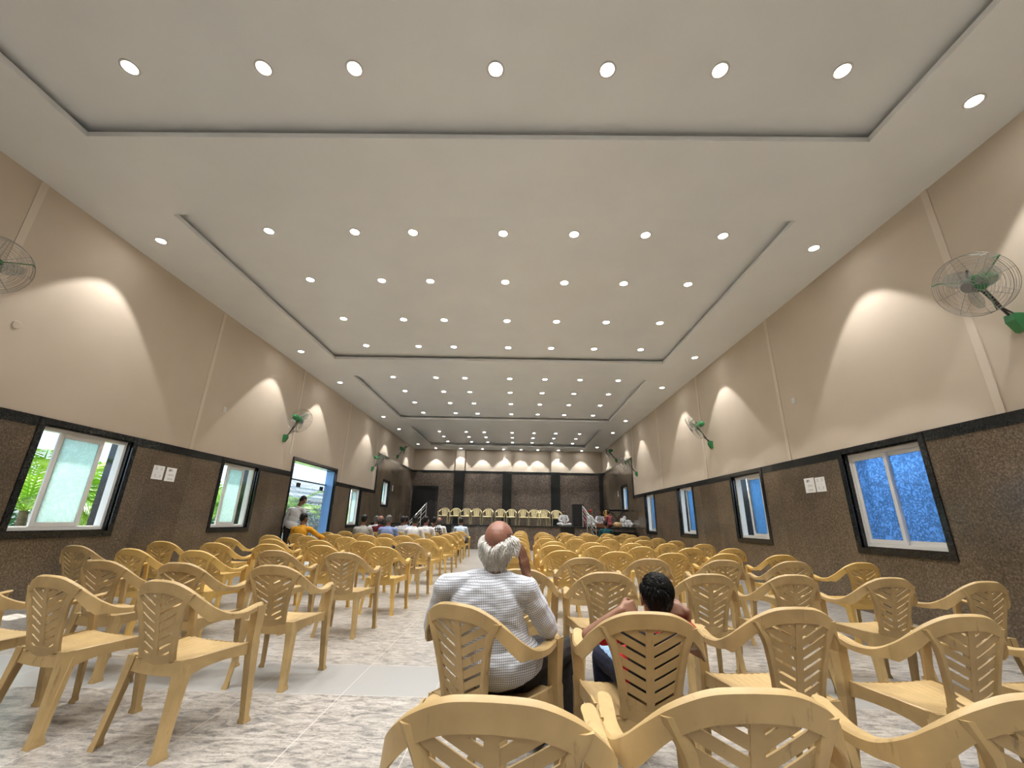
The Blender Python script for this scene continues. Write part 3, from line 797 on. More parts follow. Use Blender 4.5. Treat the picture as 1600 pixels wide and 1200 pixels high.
RIGHT = [[(.71, 3.57, 2), (1.54, 3.62, 4), (2.25, 3.70, 5), (2.98, 3.65, 5), (3.61, 3.54, 8)],
         [(.76, 4.99), (1.50, 5.03), (2.34, 5.08), (3.14, 5.13), (3.93, 5.16, 5)],
         [(.65, 6.15), (1.39, 6.14), (2.14, 6.12), (2.92, 6.25), (3.68, 6.24)],
         [(.64, 7.45), (1.41, 7.56), (2.17, 7.67), (2.98, 7.61), (3.71, 7.7)],
         [(.77, 8.93), (1.52, 8.87), (2.32, 8.85), (3.10, 9.09), (3.9, 9.29)],
         [(.72, 10.59), (1.44, 10.61), (2.26, 10.68), (3.07, 10.74), (3.86, 10.79)],
         [(.85, 12.2), (1.70, 12.4), (2.50, 12.4), (3.25, 12.3), (3.98, 12.49)],
         [(.98, 13.95), (1.75, 14.2), (2.47, 14.3), (3.27, 14.1), (4.05, 14.15)],
         [(.98, 15.6), (1.81, 15.3), (2.54, 15.6), (3.27, 15.4), (4.10, 15.8)],
         [(1.0, 16.9), (1.86, 17.0), (2.70, 17.1), (3.50, 17.1), (4.2, 17.2)]]
RIGHT = [r if i < 9 else r for i, r in enumerate(RIGHT)]
block(RIGHT, 1, {(0, 0), (0, 1), (0, 2), (0, 3), (0, 4), (1, 1), (1, 2), (1, 3), (1, 0)}, 'right block')
# the near chairs
chair(-.045, 1.06, -4, 'aged', 'dull tan armchair cut by the bottom edge, directly behind the seated old man', 'near plastic armchairs')
chair(.56, 1.15, 2, 'aged', 'dull tan armchair cut by the bottom edge, behind the boy in red', 'near plastic armchairs')
CH_R = chair(1.27, 1.47, 1, 'aged', 'dull tan armchair cut by the bottom right corner of the photo', 'near plastic armchairs', top=False)
CH_MAN = chair(-.11, 2.38, -32, 'aged', 'dull tan armchair turned right, holding the old man in checked shirt', 'near plastic armchairs', top=False)
CH_BOY = chair(.58, 2.03, 0, 'aged', 'dull tan armchair holding the boy in the red shirt', 'near plastic armchairs')
chair(1.34, 2.23, 6, 'aged', 'dull tan empty armchair immediately to the right of the boy', 'near plastic armchairs')
chair(2.06, 2.15, 7, 'aged', 'dull tan empty armchair, second to the right of the boy', 'near plastic armchairs')
chair(2.84, 2.20, 8, 'aged', 'dull tan armchair cut by the right edge, third right of the boy', 'near plastic armchairs')
# the stage chairs face the hall
for k, (x, y) in enumerate([(-3.70, 22.3), (-3.16, 22.5), (-2.57, 22.3), (-2.03, 22.3), (-1.44, 22.3), (-.81, 22.3), (-.25, 22.35), (.37, 22.3), (.90, 22.3), (1.46, 22.25), (2.06, 22.45), (1.34, 23.1)]):
    if k == 1: x = -3.14
    co = chair(x, y, 180 + random.uniform(-5, 5), 'cream', 'cream plastic armchair on the stage, %s' % (ORD[k] + ' from the left' if k < 10 else ('last at the right end' if k == 10 else 'set back behind the others')),
          'plastic armchairs in a line on the stage', z=ZS, top=False)
    co.scale = (.93,) * 3

# ------------------------------------------------------------------ wall fans
def fan_proto():
    t = empty('wall_fan')
    # local frame: wall plane is x = 0, the hall is +x; bracket at origin
    bm = bmesh.new()
    prism_between(bm, [[(0, -.055, .10), (0, .055, .10), (.10, .05, .10), (.10, -.05, .10)],
                       [(0, -.055, .02), (0, .055, .02), (.11, .05, .02), (.11, -.05, .02)],
                       [(0, -.05, -.10), (0, .05, -.10), (.05, .04, -.10), (.05, -.04, -.10)]])
    link('wall_bracket', bm, M['fan_green'], t)
    return t
def fan(xw, side, y, z, head, axis, label, first=[None]):
    """xw wall plane; head: fan centre in world; axis: facing direction in world"""
    if first[0] is None:
        t = fan_proto()
        hd = empty('fan_head'); hd.parent = t
        bm = bmesh.new(); lathe(bm, [(.02, -.30), (.060, -.285), (.078, -.24), (.080, -.17), (.066, -.12), (.070, -.09), (.095, -.07), (.098, -.03), (.05, -.02), (.02, -.02)], 20)
        link('motor_housing', bm, M['fan_green'], hd, True)
        bm = bmesh.new()
        Rr = .335
        def ring(r_, zz, th=.0016): tube(bm, [(r_ * math.cos(2 * math.pi * k / 36), r_ * math.sin(2 * math.pi * k / 36), zz) for k in range(36)], th, 4, closed=True)
        for k in range(12):
            r_ = .06 + (Rr - .06) * k / 11; ring(r_, .055 + .045 * (1 - (r_ / Rr) ** 2))
        for k in range(7):
            r_ = .10 + (Rr - .10) * k / 6; ring(r_, -.055 - .02 * (1 - (r_ / Rr) ** 2))
        ring(Rr, .055, .004); ring(Rr, -.055, .003); ring(Rr * 1.005, .02); ring(Rr * 1.005, -.02)
        for k in range(8):
            a = k * math.pi / 4; c, s_ = math.cos(a), math.sin(a)
            tube(bm, [(.05 * c, .05 * s_, .10), (.2 * c, .2 * s_, .08), (Rr * c, Rr * s_, .055), (Rr * c, Rr * s_, -.055), (.07 * c, .07 * s_, -.08)], .0028, 4)
        link('guard', bm, M['wire'], hd)
        for k in range(3):
            bm = bmesh.new(); a0 = k * 2 * math.pi / 3
            secs = []
            for j in range(8):
                f = j / 7; r_ = .03 + .235 * f; wd = .02 + .075 * math.sin(math.pi * min(1, f * .85 + .08)); tw = .6 - .3 * f; off = .25 * f
                c = Vector((math.cos(a0 + off), math.sin(a0 + off), 0)) * r_; tt = Vector((-math.sin(a0 + off), math.cos(a0 + off), 0)) * math.cos(tw) + Vector((0, 0, 1)) * math.sin(tw)
                nn = tt.cross(c.normalized()) * .0015
                secs.append([c - tt * wd - nn, c + tt * wd - nn, c + tt * wd + nn, c - tt * wd + nn])
            prism_between(bm, secs); link('blade', bm, M['blade'], hd)
        bm = bmesh.new(); lathe(bm, [(.001, .095), (.055, .098), (.058, .104), (.05, .110), (.001, .112)], 20); link('badge', bm, M['badge'], hd)
        for k in range(3):
            a = k * 2 * math.pi / 3 + .5; c, s_ = math.cos(a), math.sin(a)
            bm = bmesh.new(); tube(bm, [(.05 * c, .05 * s_, -.10), (.15 * c, .15 * s_, -.095), (Rr * c, Rr * s_, -.055), (Rr * c, Rr * s_, .05)], .007, 6)
            link('guard_stay', bm, M['fan_green'], hd, label='dark green guard stay')
        first[0] = t; root = t
    else: root = copy_tree(first[0])
    root.location = (xw, y, z); root.rotation_euler = (0, 0, 0 if side < 0 else math.pi)
    inv = Matrix.Rotation(0 if side < 0 else -math.pi, 4, 'Z') @ Matrix.Translation((-xw, -y, -z))
    hd = [c for c in root.children if c.name.startswith('fan_head')][0]
    hl = inv @ Vector(head); al = (inv.to_3x3() @ Vector(axis)).normalized()
    hd.location = hl; hd.rotation_euler = al.to_track_quat('Z', 'Y').to_euler()
    bm = bmesh.new()
    piv = hl - al * .13 + Vector((0, 0, -.10))
    tube(bm, catmull([(.06, 0, .06), (.12, 0, .13), tuple(Vector((.12, 0, .13)).lerp(piv, .5) + Vector((0, 0, .01))), tuple(piv), tuple(hl - al * .15)], 3), .013, 8)
    link('arm', bm, M['fan_dark'], root)
    bm = bmesh.new()
    q = piv.lerp(Vector((.1, 0, .1)), .6)
    tube(bm, catmull([tuple(q), tuple(q + Vector((.03, .04, -.06))), tuple(q + Vector((-.04, .03, -.10))), (.05, .02, .1)], 3), .005, 5)
    link('cable', bm, M['fan_dark'], root)
    tag(root, label, 'fan', 'green wall fans')
fan(XL, -1, 4.13, 3.34, (-6.10, 4.10, 3.90), (.72, -.25, -.5), 'green caged wall fan cut by the left edge of the photo')
fan(XL, -1, 11.65, 3.30, (-6.12, 11.45, 3.78), (.10, .97, -.18), 'green caged wall fan on the left wall above the open side door')
fan(XL, -1, 19.2, 3.33, (-6.12, 18.75, 3.72), (.88, -.05, -.38), 'green caged wall fan on the left wall before the stage')
fan(XL, -1, 23.0, 4.44, (-6.12, 22.5, 4.76), (.35, .85, -.25), 'green caged wall fan on the left wall above the stage')
fan(XR, 1, 4.13, 3.34, (4.86, 3.98, 3.71), (-.90, -.10, -.42), 'large green caged wall fan nearest on the right wall')
fan(XR, 1, 11.6, 3.33, (4.92, 11.5, 3.78), (-.80, .22, -.48), 'green caged wall fan second along the right wall')
fan(XR, 1, 19.14, 3.33, (4.92, 19.4, 3.86), (-.85, -.30, -.30), 'green caged wall fan on the right wall before the stage')
fan(XR, 1, 22.87, 4.44, (4.92, 22.8, 4.88), (-.80, .15, -.40), 'green caged wall fan on the right wall above the stage')

# ------------------------------------------------------------------ notices, switches on the walls
def notice(side, y0, y1, z0, z1, kind, label):
    x = (XL + .027) if side < 0 else (XR - .027); d = 1 if side < 0 else -1
    t = empty('paper_notice', (x, (y0 + y1) / 2, z0), 0, label, 'notice', 'paper notices on the %s wall' % ('left' if side < 0 else 'right'))
    w2, h = (y1 - y0) / 2, z1 - z0
    bm = bmesh.new(); box(bm, min(0, d * .002), max(0, d * .002), -w2, w2, 0, h); link('sheet', bm, M['paper'], t)
    bm = bmesh.new(); sgn = -1 if side < 0 else 1
    def B(a, b_, c, e_): box(bm, min(d * .002, d * .003), max(d * .002, d * .003), min(sgn * a, sgn * b_) , max(sgn * a, sgn * b_), c, e_)
    def arc(cy, cz, r_, a0, a1, th):
        pts = [(d * .003, sgn * (cy + r_ * math.cos(R(a0 + (a1 - a0) * k / 8))), cz + r_ * math.sin(R(a0 + (a1 - a0) * k / 8))) for k in range(9)]
        tube(bm, pts, th, 4)
    if kind == 0:
        for cy in (.055, -.055):
            arc(cy, h * .80, .016, 0, 300, .002); B(cy - .03, cy + .03, h * .70, h * .708); arc(cy, h * .28, .014, 40, 340, .002)
        B(-.07, .07, h * .16, h * .168); B(-.05, .05, h * .5, h * .504)
    else:
        arc(.052, h * .80, .016, 20, 340, .005); arc(.012, h * .79, .020, -60, 220, .005); B(-.05, -.03, h * .76, h * .77)
        for q in (.5, .42, .2, .12): B(-.07, .06, h * q, h * q + .004)
    link('print', bm, M['ink'], t)
notice(-1, 7.61, 7.86, 1.80, 2.045, 0, 'left one of two white notices beside the nearest left window')
notice(-1, 7.91, 8.15, 1.79, 2.04, 1, 'right one of two white notices, with a bold mark, left wall')
notice(1, 7.79, 8.06, 1.81, 2.07, 1, 'left one of two white notices on right wall, with bold mark')
notice(1, 7.52, 7.765, 1.81, 2.06, 0, 'right one of two white notices beside the nearest right window')
def switchplate(side, y, z, wy, hz, label, cat='switch'):
    x = XL if side < 0 else XR; d = 1 if side < 0 else -1
    if y > YS: x += d * .025
    t = empty('switch_plate', (x, y, z), 0, label, cat)
    bm = bmesh.new(); box(bm, min(0, d * .012), max(0, d * .012), -wy / 2, wy / 2, -hz / 2, hz / 2); bmesh.ops.bevel(bm, geom=bm.edges[:], offset=.002, segments=1); link('plate', bm, M['switch'], t)
    bm = bmesh.new(); box(bm, min(d * .012, d * .018), max(d * .012, d * .018), -wy / 5, wy / 5, -hz / 5, hz / 5); link('rocker', bm, M['switch'], t)
switchplate(-1, 9.07, 3.46, .10, .12, 'small white switch plate high on the left wall')
switchplate(1, 7.94, 3.55, .10, .12, 'small white switch plate high on the right wall')
switchplate(-1, 22.75, 2.75, .16, .30, 'white switch board on the stage side wall at left')
switchplate(1, 22.9, 2.72, .16, .30, 'white switch board on the stage side wall at right')
bm = bmesh.new(); lathe(bm, [(.001, 0), (.055, 0), (.055, .006), (.048, .010), (.001, .011)], 24, Matrix.Translation((XL, 4.92, 3.52)) @ Matrix.Rotation(R(90), 4, 'Y'))
tag(link('junction_cover', bm, M['wall']), 'round painted junction cover high on the left wall', 'cover')
bm = bmesh.new(); tube(bm, catmull([(XR - .045, 22.9, 2.57), (XR - .05, 22.5, 2.1), (XR - .1, 22.0, 1.85), (5.0, 21.5, 1.80)], 4), .012, 5)
tag(link('power_cable', bm, M['fan_dark']), 'black cable hanging from the switch board to the keyboard', 'cable')

# ------------------------------------------------------------------ outdoors
bm = bmesh.new(); box(bm, -40, XL - WT, -30, 60, -.35, -.15); struct('ground_left', bm, M['ground'])
bm = bmesh.new(); box(bm, XR + WT, 40, -30, 60, -.35, -.15); struct('ground_right', bm, M['ground'])
bm = bmesh.new(); box(bm, -13.2, -13.0, -20, 45, -.15, 2.3); struct('wall_compound_left', bm, M['out_wall'])
bm = bmesh.new(); box(bm, 7.6, 7.8, -20, 45, -.15, 2.3); struct('wall_daylight_cut_right', bm, M['out_wall'])  # wall added outside to cut the daylight reaching the right panes
def frond(bm, base, az, length, rise, droop, nl=32, w=.05):
    d = Vector((math.cos(az), math.sin(az), 0)); sd = Vector((-d.y, d.x, 0))
    pts = []
    for k in range(nl + 1):
        f = k / nl
        pts.append(Vector(base) + d * length * f * (1 - .15 * f) + Vector((0, 0, rise * f - droop * f * f)))
    tube(bm, pts, [.018 * (1 - .8 * k / nl) + .002 for k in range(nl + 1)], 5)
    for k in range(3, nl + 1):
        f = k / nl; L_ = length * .32 * math.sin(math.pi * min(.97, f * .8 + .15)) + .06
        t = (pts[k] - pts[k - 1]).normalized()
        for s in (-1, 1):
            dirv = (sd * s * .8 + t * .75 + Vector((0, 0, -.12 - .2 * random.random()))).normalized()
            p0 = pts[k]; p1 = p0 + dirv * L_ * .5 + Vector((0, 0, .01)); p2 = p0 + dirv * L_ + Vector((0, 0, -.12 * L_))
            nrm = t * w * .5
            a = [bm.verts.new(q) for q in (p0 - nrm * .4, p0 + nrm * .4, p1 + nrm, p2, p1 - nrm)]
            bm.faces.new(a)
def palm(x, y, h, n, length, label, az0=0):
    t = empty('palm', (x, y, -.15), 0, label, 'palm', 'palms outside the left windows')
    bm = bmesh.new(); tube(bm, [(0, 0, 0), (.03, .02, h * .5), (0, 0, h)], [.09, .07, .06], 10); link('trunk', bm, M['bark'], t)
    for k in range(n):
        bm = bmesh.new(); frond(bm, (0, 0, h), az0 + k * 2 * math.pi / n + random.uniform(-.2, .2), length * random.uniform(.85, 1.1), random.uniform(.5, 2.2), random.uniform(.6, 1.7))
        link('frond', bm, M['leaf'], t)
palm(-8.35, 7.35, 1.35, 22, 1.45, 'palm with arching green fronds outside the nearest left window')
palm(-8.5, 9.35, 1.15, 20, 1.35, 'palm whose fronds show in the far strip of the nearest left window', .3)
palm(-8.6, 12.9, 1.3, 20, 1.5, 'palm outside the second left window', .6)
palm(-10.6, 20.3, 1.6, 16, 1.8, 'palm standing in the yard behind the steel gate', .1)
palm(-8.9, 23.6, 1.4, 14, 1.6, 'palm outside the third left window', .9)
def bush(x, y, z, r, n, label):
    bm = bmesh.new()
    for k in range(n):
        p = Vector((random.gauss(0, 1), random.gauss(0, 1), random.gauss(0, 1))).normalized() * r * random.uniform(.45, 1)
        p.z = abs(p.z) * 1.3
        a = random.uniform(0, 6.28); b_ = random.uniform(-.8, .8); s = random.uniform(.06, .12)
        m = Matrix.Translation(p) @ Matrix.Rotation(a, 4, 'Z') @ Matrix.Rotation(b_, 4, 'X')
        bm.faces.new([bm.verts.new(m @ Vector(q)) for q in ((0, -s, 0), (s * .5, -s * .2, .01), (s * .38, s * .5, 0), (0, s, -.02), (-s * .38, s * .5, 0), (-s * .5, -s * .2, .01))])
    for k in range(14):
        a = k * 2.4; tube(bm, [(0, 0, -z - .15), (math.cos(a) * r * .3, math.sin(a) * r * .3, 0), (math.cos(a) * r * .6, math.sin(a) * r * .6, r * .7)], [.03, .02, .006], 5)
    o = link('shrub', bm, M['leaf_dark']); o.location = (x, y, z)
    tag(o, label, 'shrub', 'shrubs outside the left windows')
bush(-11.35, 9.0, .3, 1.35, 1500, 'broad-leaved shrub behind the palm at the nearest left window')
bush(-11.35, 12.2, .3, 1.35, 1500, 'broad-leaved shrub behind the second palm from the viewer')
bush(-11.35, 16.6, .3, 1.35, 1500, 'broad-leaved shrub beyond the second left window')
bush(-11.35, 23.6, .3, 1.35, 1200, 'broad-leaved shrub in the yard beyond the steel gate')
bush(-11.35, 28.0, .3, 1.35, 1000, 'broad-leaved shrub beyond the third left window')
bush(-11.35, 34.0, .3, 1.35, 800, 'broad-leaved shrub beyond the left stage window')

# ------------------------------------------------------------------ people
def capsule(bm, p0, r0, p1, r1, seg=12):
    p0, p1 = Vector(p0), Vector(p1); ax = p1 - p0; L_ = ax.length
    if L_ < 1e-5: ax = Vector((0, 0, 1))
    F = Matrix.Translation(p0) @ ax.to_track_quat('Z', 'Y').to_matrix().to_4x4()
    prof = [(r0 * math.sin(R(a)) + 1e-4, -r0 * math.cos(R(a))) for a in (4, 35, 65, 90)] + [(r1 * math.sin(R(a)) + 1e-4, L_ - r1 * math.cos(R(a))) for a in (90, 115, 145, 176)]
    lathe(bm, prof, seg, F)
def displace(me, fn):
    n = len(me.vertices); co = [0.0] * (3 * n); no = [0.0] * (3 * n)
    me.vertices.foreach_get('co', co); me.vertices.foreach_get('normal', no)
    out = []; P, Q = [], []
    for i in range(n):
        c = Vector(co[3 * i:3 * i + 3]); d = Vector(no[3 * i:3 * i + 3]); q = c + d * fn(c)
        out += (q.x, q.y, q.z); P.append(q); Q.append(d)
    me.vertices.foreach_set('co', out); me.update()
    return P, Q
def ell(bm, c, r, rot=None): ball(bm, c, r, 16, rot)
def remeshed(name, fn, mat, parent=None, voxel=.008, it=4, cut=None):
    bm = bmesh.new(); fn(bm)
    me = bpy.data.meshes.new('tmp'); bmesh.ops.recalc_face_normals(bm, faces=bm.faces); bm.to_mesh(me); bm.free()
    o = bpy.data.objects.new('tmp', me); TS = bpy.data.scenes.new('tmp'); TS.collection.objects.link(o)
    m = o.modifiers.new('r', 'REMESH'); m.mode = 'VOXEL'; m.voxel_size = voxel
    s = o.modifiers.new('s', 'SMOOTH'); s.factor = .5; s.iterations = it
    TS.view_layers[0].update(); dg = TS.view_layers[0].depsgraph
    out = bpy.data.meshes.new_from_object(o.evaluated_get(dg)); out.name = name
    bpy.data.objects.remove(o); bpy.data.scenes.remove(TS); bpy.data.meshes.remove(me)
    for p in out.polygons: p.use_smooth = True
    out.materials.clear()
    for m_ in (mat if isinstance(mat, list) else [mat]): out.materials.append(m_)
    ob = bpy.data.objects.new(name, out); COL.objects.link(ob)
    if parent is not None: ob.parent = parent
    return ob
def hand(bm, w, f, n, curl=.5, r=.0085, k=1.0, side=1):
    """w wrist, f finger direction, n palm normal (fingers curl towards it); side: +1 puts the thumb on f x n"""
    w, f, n = Vector(w), Vector(f).normalized(), Vector(n).normalized()
    s = f.cross(n).normalized() * side; n = (n - f * n.dot(f)).normalized()
    for i, (off, ln, rr) in enumerate(((.030, .92, 1), (.010, 1.0, 1.02), (-.010, .95, 1), (-.029, .78, .9))):
        kn = w + (f * .082 + s * off) * k
        capsule(bm, w + (f * .012 + s * off * .55) * k, .014 * k, kn, .0115 * k, 8)
        p = kn; a = 0
        for j, seg in enumerate((.040, .026, .020)):
            a += curl * (1.0 if j == 0 else 1.15) + .06 * i * curl
            q = p + (f * math.cos(a) + n * math.sin(a)) * seg * ln * k
            capsule(bm, p, r * rr * k * (1 - .08 * j), q, r * rr * k * (.92 - .08 * j), 8); p = q
    b0 = w + (f * .022 + s * .022) * k; b1 = b0 + (f * .028 + s * .026 + n * .014) * k; b2 = b1 + (f * .028 + s * .006 + n * .010 * (1 + curl)) * k; b3 = b2 + (f * .022 - s * .004 + n * .012 * curl) * k
    capsule(bm, b0, .014 * k, b1, .0115 * k, 8); capsule(bm, b1, .0115 * k, b2, .0095 * k, 8); capsule(bm, b2, .0095 * k, b3, .008 * k, 8)
def head_shapes(bm, H_, k):
    def E_(c, r): ball(bm, (0, 0, 0), tuple(v * k for v in r), 18, H_ @ Matrix.Translation(Vector(c) * k))
    E_((0, -.010, .028), (.074, .092, .086)); E_((0, .022, -.045), (.056, .066, .078)); E_((0, -.03, -.03), (.064, .062, .06))
    E_((0, .092, -.018), (.012, .018, .022)); E_((0, .086, -.034), (.018, .018, .011)); E_((0, .070, .018), (.05, .018, .012))
    E_((0, .078, -.066), (.023, .013, .006)); E_((0, .077, -.076), (.020, .013, .006)); E_((0, .062, -.102), (.028, .022, .018))
    for s in (-1, 1):
        E_((s * .040, .055, -.035), (.022, .024, .022)); E_((s * .076, -.004, -.012), (.008, .018, .031)); E_((s * .079, -.012, .004), (.006, .013, .014))
def person(J, name='person', skin='skin', shirt=None, trousers=None, hairm='hair_black', hair='short', k=1.0, vox=.010, sleeve='long', F=Matrix.Identity(4), head_rot=(0, 0), label='', curlL=.5, curlR=.5, handL=None, handR=None, shoe='fan_dark', group=None, trouser2=None, wide=1.0):
    """J: joints in the local frame of F"""
    j = {a: Vector(b_) for a, b_ in J.items()}
    Hm = Matrix.Translation(j['head']) @ Matrix.Rotation(R(head_rot[1]), 4, 'Z') @ Matrix.Rotation(R(head_rot[0]), 4, 'X')
    ch, pe, ne = j['chest'], j['pelvis'], j['neck']
    sax = (j['shR'] - j['shL']).normalized(); up_ = (ne - pe).normalized(); fwd = up_.cross(sax).normalized()
    if fwd.length < .1: fwd = Vector((0, 1, 0))
    sax = fwd.cross(up_).normalized()
    T = Matrix((sax, fwd, up_)).transposed().to_4x4()
    def torso(bm, e=0.0, low=0.0):
        W = wide
        ball(bm, ch, ((.150 * W + e) * k, (.098 + e) * k, (.155 + e) * k), 18, T)
        ball(bm, ch.lerp(ne, .45), ((.135 * W + e) * k, (.075 + e) * k, (.085 + e) * k), 18, T)
        ball(bm, ch.lerp(pe, .5), ((.140 * W + e) * k, (.105 + e) * k, (.150 + e) * k), 18, T)
        ball(bm, pe + up_ * .02, ((.150 * W + e + low) * k, (.115 + e + low) * k, (.120 + e) * k), 18, T)
        for s in ('L', 'R'):
            capsule(bm, ch.lerp(ne, .62), (.055 + e) * k, j['sh' + s], (.048 + e) * k)
            if wide > 1.2: capsule(bm, ne - up_ * .015, (.045 + e) * k, j['sh' + s], (.052 + e) * k)
    def body(bm):
        torso(bm, -.012); head_shapes(bm, Hm, k)
        capsule(bm, ne - up_ * .02, .056 * k, j['head'] + Hm.to_3x3() @ Vector((0, -.025, -.05)) * k, .050 * k)
        for s in ('L', 'R'):
            sg = -1 if s == 'L' else 1
            capsule(bm, j['sh' + s], .044 * k, j['el' + s], .036 * k); capsule(bm, j['el' + s], .036 * k, j['ha' + s], .024 * k)
            fdir = (j['ha' + s] - j['el' + s]).normalized()
            hs = (handL if s == 'L' else handR) or (fdir, Vector((0, 0, -1)) if abs(fdir.z) < .8 else Vector((-sg, 0, 0)))
            hand(bm, j['ha' + s], hs[0], hs[1], curlL if s == 'L' else curlR, k=k, r=max(.0085, vox * .95), side=(1 if s == 'L' else -1))
            capsule(bm, j['hip' + s], .075 * k, j['kn' + s], .052 * k); capsule(bm, j['kn' + s], .052 * k, j['an' + s], .034 * k)
            if 'toe' + s in j: capsule(bm, j['an' + s] - Vector((0, 0, .045 * k)), .034 * k, j['toe' + s], .028 * k)
    b = remeshed(name, body, [M[skin], M['scalp']], None, vox, 3)
    b.matrix_world = F
    if hair == 'bald':
        Hi = Hm.inverted()
        for p in b.data.polygons:
            q = Hi @ p.center
            if (q.z > .050 * k or (q.z > -.030 * k and q.y < -.02 * k and abs(q.x) < .060 * k)) and q.z < .2: p.material_index = 1
    tag(b, label, 'person', group)
    pm = shirt if isinstance(shirt, bpy.types.Material) else M[shirt]
    def shirtf(bm):
        torso(bm, .011, .022)
        for s in ('L', 'R'):
            capsule(bm, j['sh' + s], .060 * k, j['el' + s], .054 * k)
            if sleeve == 'long': capsule(bm, j['el' + s], .054 * k, j['el' + s].lerp(j['ha' + s], .86), .038 * k)
        ball(bm, ne + up_ * .005, (.070 * k, .066 * k, .030 * k), 16, T)
    def shirt_short(bm):
        torso(bm, .011, .022)
        for s in ('L', 'R'): capsule(bm, j['sh' + s], .058 * k, j['sh' + s].lerp(j['el' + s], .62), .056 * k)
        ball(bm, ne + up_ * .005, (.068 * k, .064 * k, .026 * k), 16, T)
    so_ = remeshed('shirt', shirtf if sleeve == 'long' else shirt_short, pm, b, vox, 3)
    # soft folds and a cloth UV for woven patterns
    me = so_.data
    amp = .004 * k
    segs = [(j['shL'], j['elL'], 1), (j['elL'], j['haL'], 1), (j['shR'], j['elR'], 2), (j['elR'], j['haR'], 2)]
    Ti = T.inverted()
    UVv = []
    fold = 1.0 if vox > .008 else 1.9
    PQ = displace(me, lambda c: amp * fold * (noise.noise(Vector((c.x * 9 + c.z * 6, c.y * 9, c.z * 20 - c.x * 10))) + .5 * noise.noise(Vector((c.x * 24, c.y * 24, c.z * 40)))))
    for c, vn in zip(*PQ):
        best = None
        for a, b2, _ in segs:
            ab = b2 - a; t_ = max(0, min(1, (c - a).dot(ab) / ab.length_squared)); d_ = (c - (a + ab * t_)).length
            if best is None or d_ < best[0]: best = (d_, a, b2, t_, ab)
        if best[0] < .064 * k and best[3] > .12:
            ab = best[4].normalized(); u_ = ab.orthogonal().normalized() if abs(ab.x) > .99 else ab.cross(Vector((1, 0, 0))).normalized(); w_ = ab.cross(u_)
            q = c - best[1]; ang = math.atan2(q.dot(u_), q.dot(w_))
            UVv.append((ang * .055 + 3, q.dot(ab)))
        else:
            q = Ti @ (c - ch); nl_ = Ti.to_3x3() @ vn
            UVv.append((q.x if abs(nl_.x) < .8 else q.y + .5, q.z if abs(nl_.z) < .85 else q.y))
    uvl = me.uv_layers.new(name='cloth')
    li = [0] * len(me.loops); me.loops.foreach_get('vertex_index', li)
    uvl.data.foreach_set('uv', [c_ for i_ in li for c_ in UVv[i_]])
    if trousers:
        def tr(bm):
            ball(bm, pe - up_ * .01, (.160 * k * wide, .125 * k, .105 * k), 18, T)
            for s in ('L', 'R'):
                capsule(bm, j['hip' + s], .090 * k, j['kn' + s], .066 * k); capsule(bm, j['kn' + s], .066 * k, j['an' + s] + Vector((0, 0, .02)), .054 * k)
        to_ = remeshed('trousers', tr, M[trousers], b, vox, 3)
        displace(to_.data, lambda c: .005 * noise.noise(Vector((c.x * 16, c.y * 16, c.z * 9))))
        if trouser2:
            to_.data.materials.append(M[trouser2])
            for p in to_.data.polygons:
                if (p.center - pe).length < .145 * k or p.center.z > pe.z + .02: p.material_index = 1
    if shoe and 'toeL' in j:
        for s in ('L', 'R'):
            def sh(bm):
                a = j['an' + s] - Vector((0, 0, .045 * k)); capsule(bm, a - (j['toe' + s] - a) * .25, .036 * k, j['toe' + s] + Vector((0, 0, .004)), .038 * k)
            remeshed('shoe', sh, M[shoe], b, max(vox, .008), 2)
    def HP(c): return Hm @ (Vector(c) * k)
    if hair == 'short':
        def hf(bm):
            def E_(c, r): ball(bm, (0, 0, 0), tuple(v * k for v in r), 18, Hm @ Matrix.Translation(Vector(c) * k))
            E_((0, -.020, .045), (.080, .090, .082)); E_((0, -.045, .005), (.077, .066, .070)); E_((0, -.055, -.035), (.058, .045, .038))
        h = remeshed('hair', hf, M[hairm], b, min(vox, .007), 3)
        displace(h.data, lambda c: .0035 * noise.noise(Vector((c.x * 90, c.y * 90, c.z * 40))))
        if vox < .007:
            bm = bmesh.new()
            for q in range(1500):
                az = random.uniform(0, 2 * math.pi); el_ = random.uniform(-.45, 1.5)
                d = Vector((math.cos(az) * math.cos(el_), math.sin(az) * math.cos(el_), math.sin(el_)))
                if d.y > .45 and el_ < .6: continue
                p = Vector((d.x * .081, d.y * .092 - .02, d.z * .084 + .042)) 
                if el_ < 0: p = Vector((d.x * .077, d.y * .083 - .028, d.z * .10 + .04))
                whorl = Vector((-.3 * d.y + .5, -.6, 0)); tdir = (whorl - d * whorl.dot(d)).normalized()
                if el_ < .5: tdir = (Vector((0, 0, -1)) + d * d.z).normalized()
                a = HP(p); m_ = HP(p + d * .006 + tdir * .014); e_ = HP(p + d * .004 + tdir * .030)
                tube(bm, [a, m_, e_], [.0022, .0018, .0004], 4)
            link('hair', bm, M[hairm], b, True)
    elif hair == 'bald':
        bm = bmesh.new()
        for q in range(2300):
            az = random.uniform(-2.1, 2.1)            # 0 is the back of the head
            side = min(1, abs(az) / 1.3)
            zz = random.uniform(-.098 if side < .95 else -.02, -.022 + .064 * side)
            rx, ry = .075, .094
            sc = math.sqrt(max(.2, 1 - ((zz - .02) / .105) ** 2))
            d = Vector((math.sin(az), -math.cos(az), 0))
            p = Vector((d.x * rx * sc, d.y * ry * sc - .008, zz))
            out = d * (.012 + (.008 + .010 * side) * random.random()); ln = random.uniform(.026, .050)
            sw = Vector((-d.y, d.x, 0)) * random.uniform(-.008, .008)
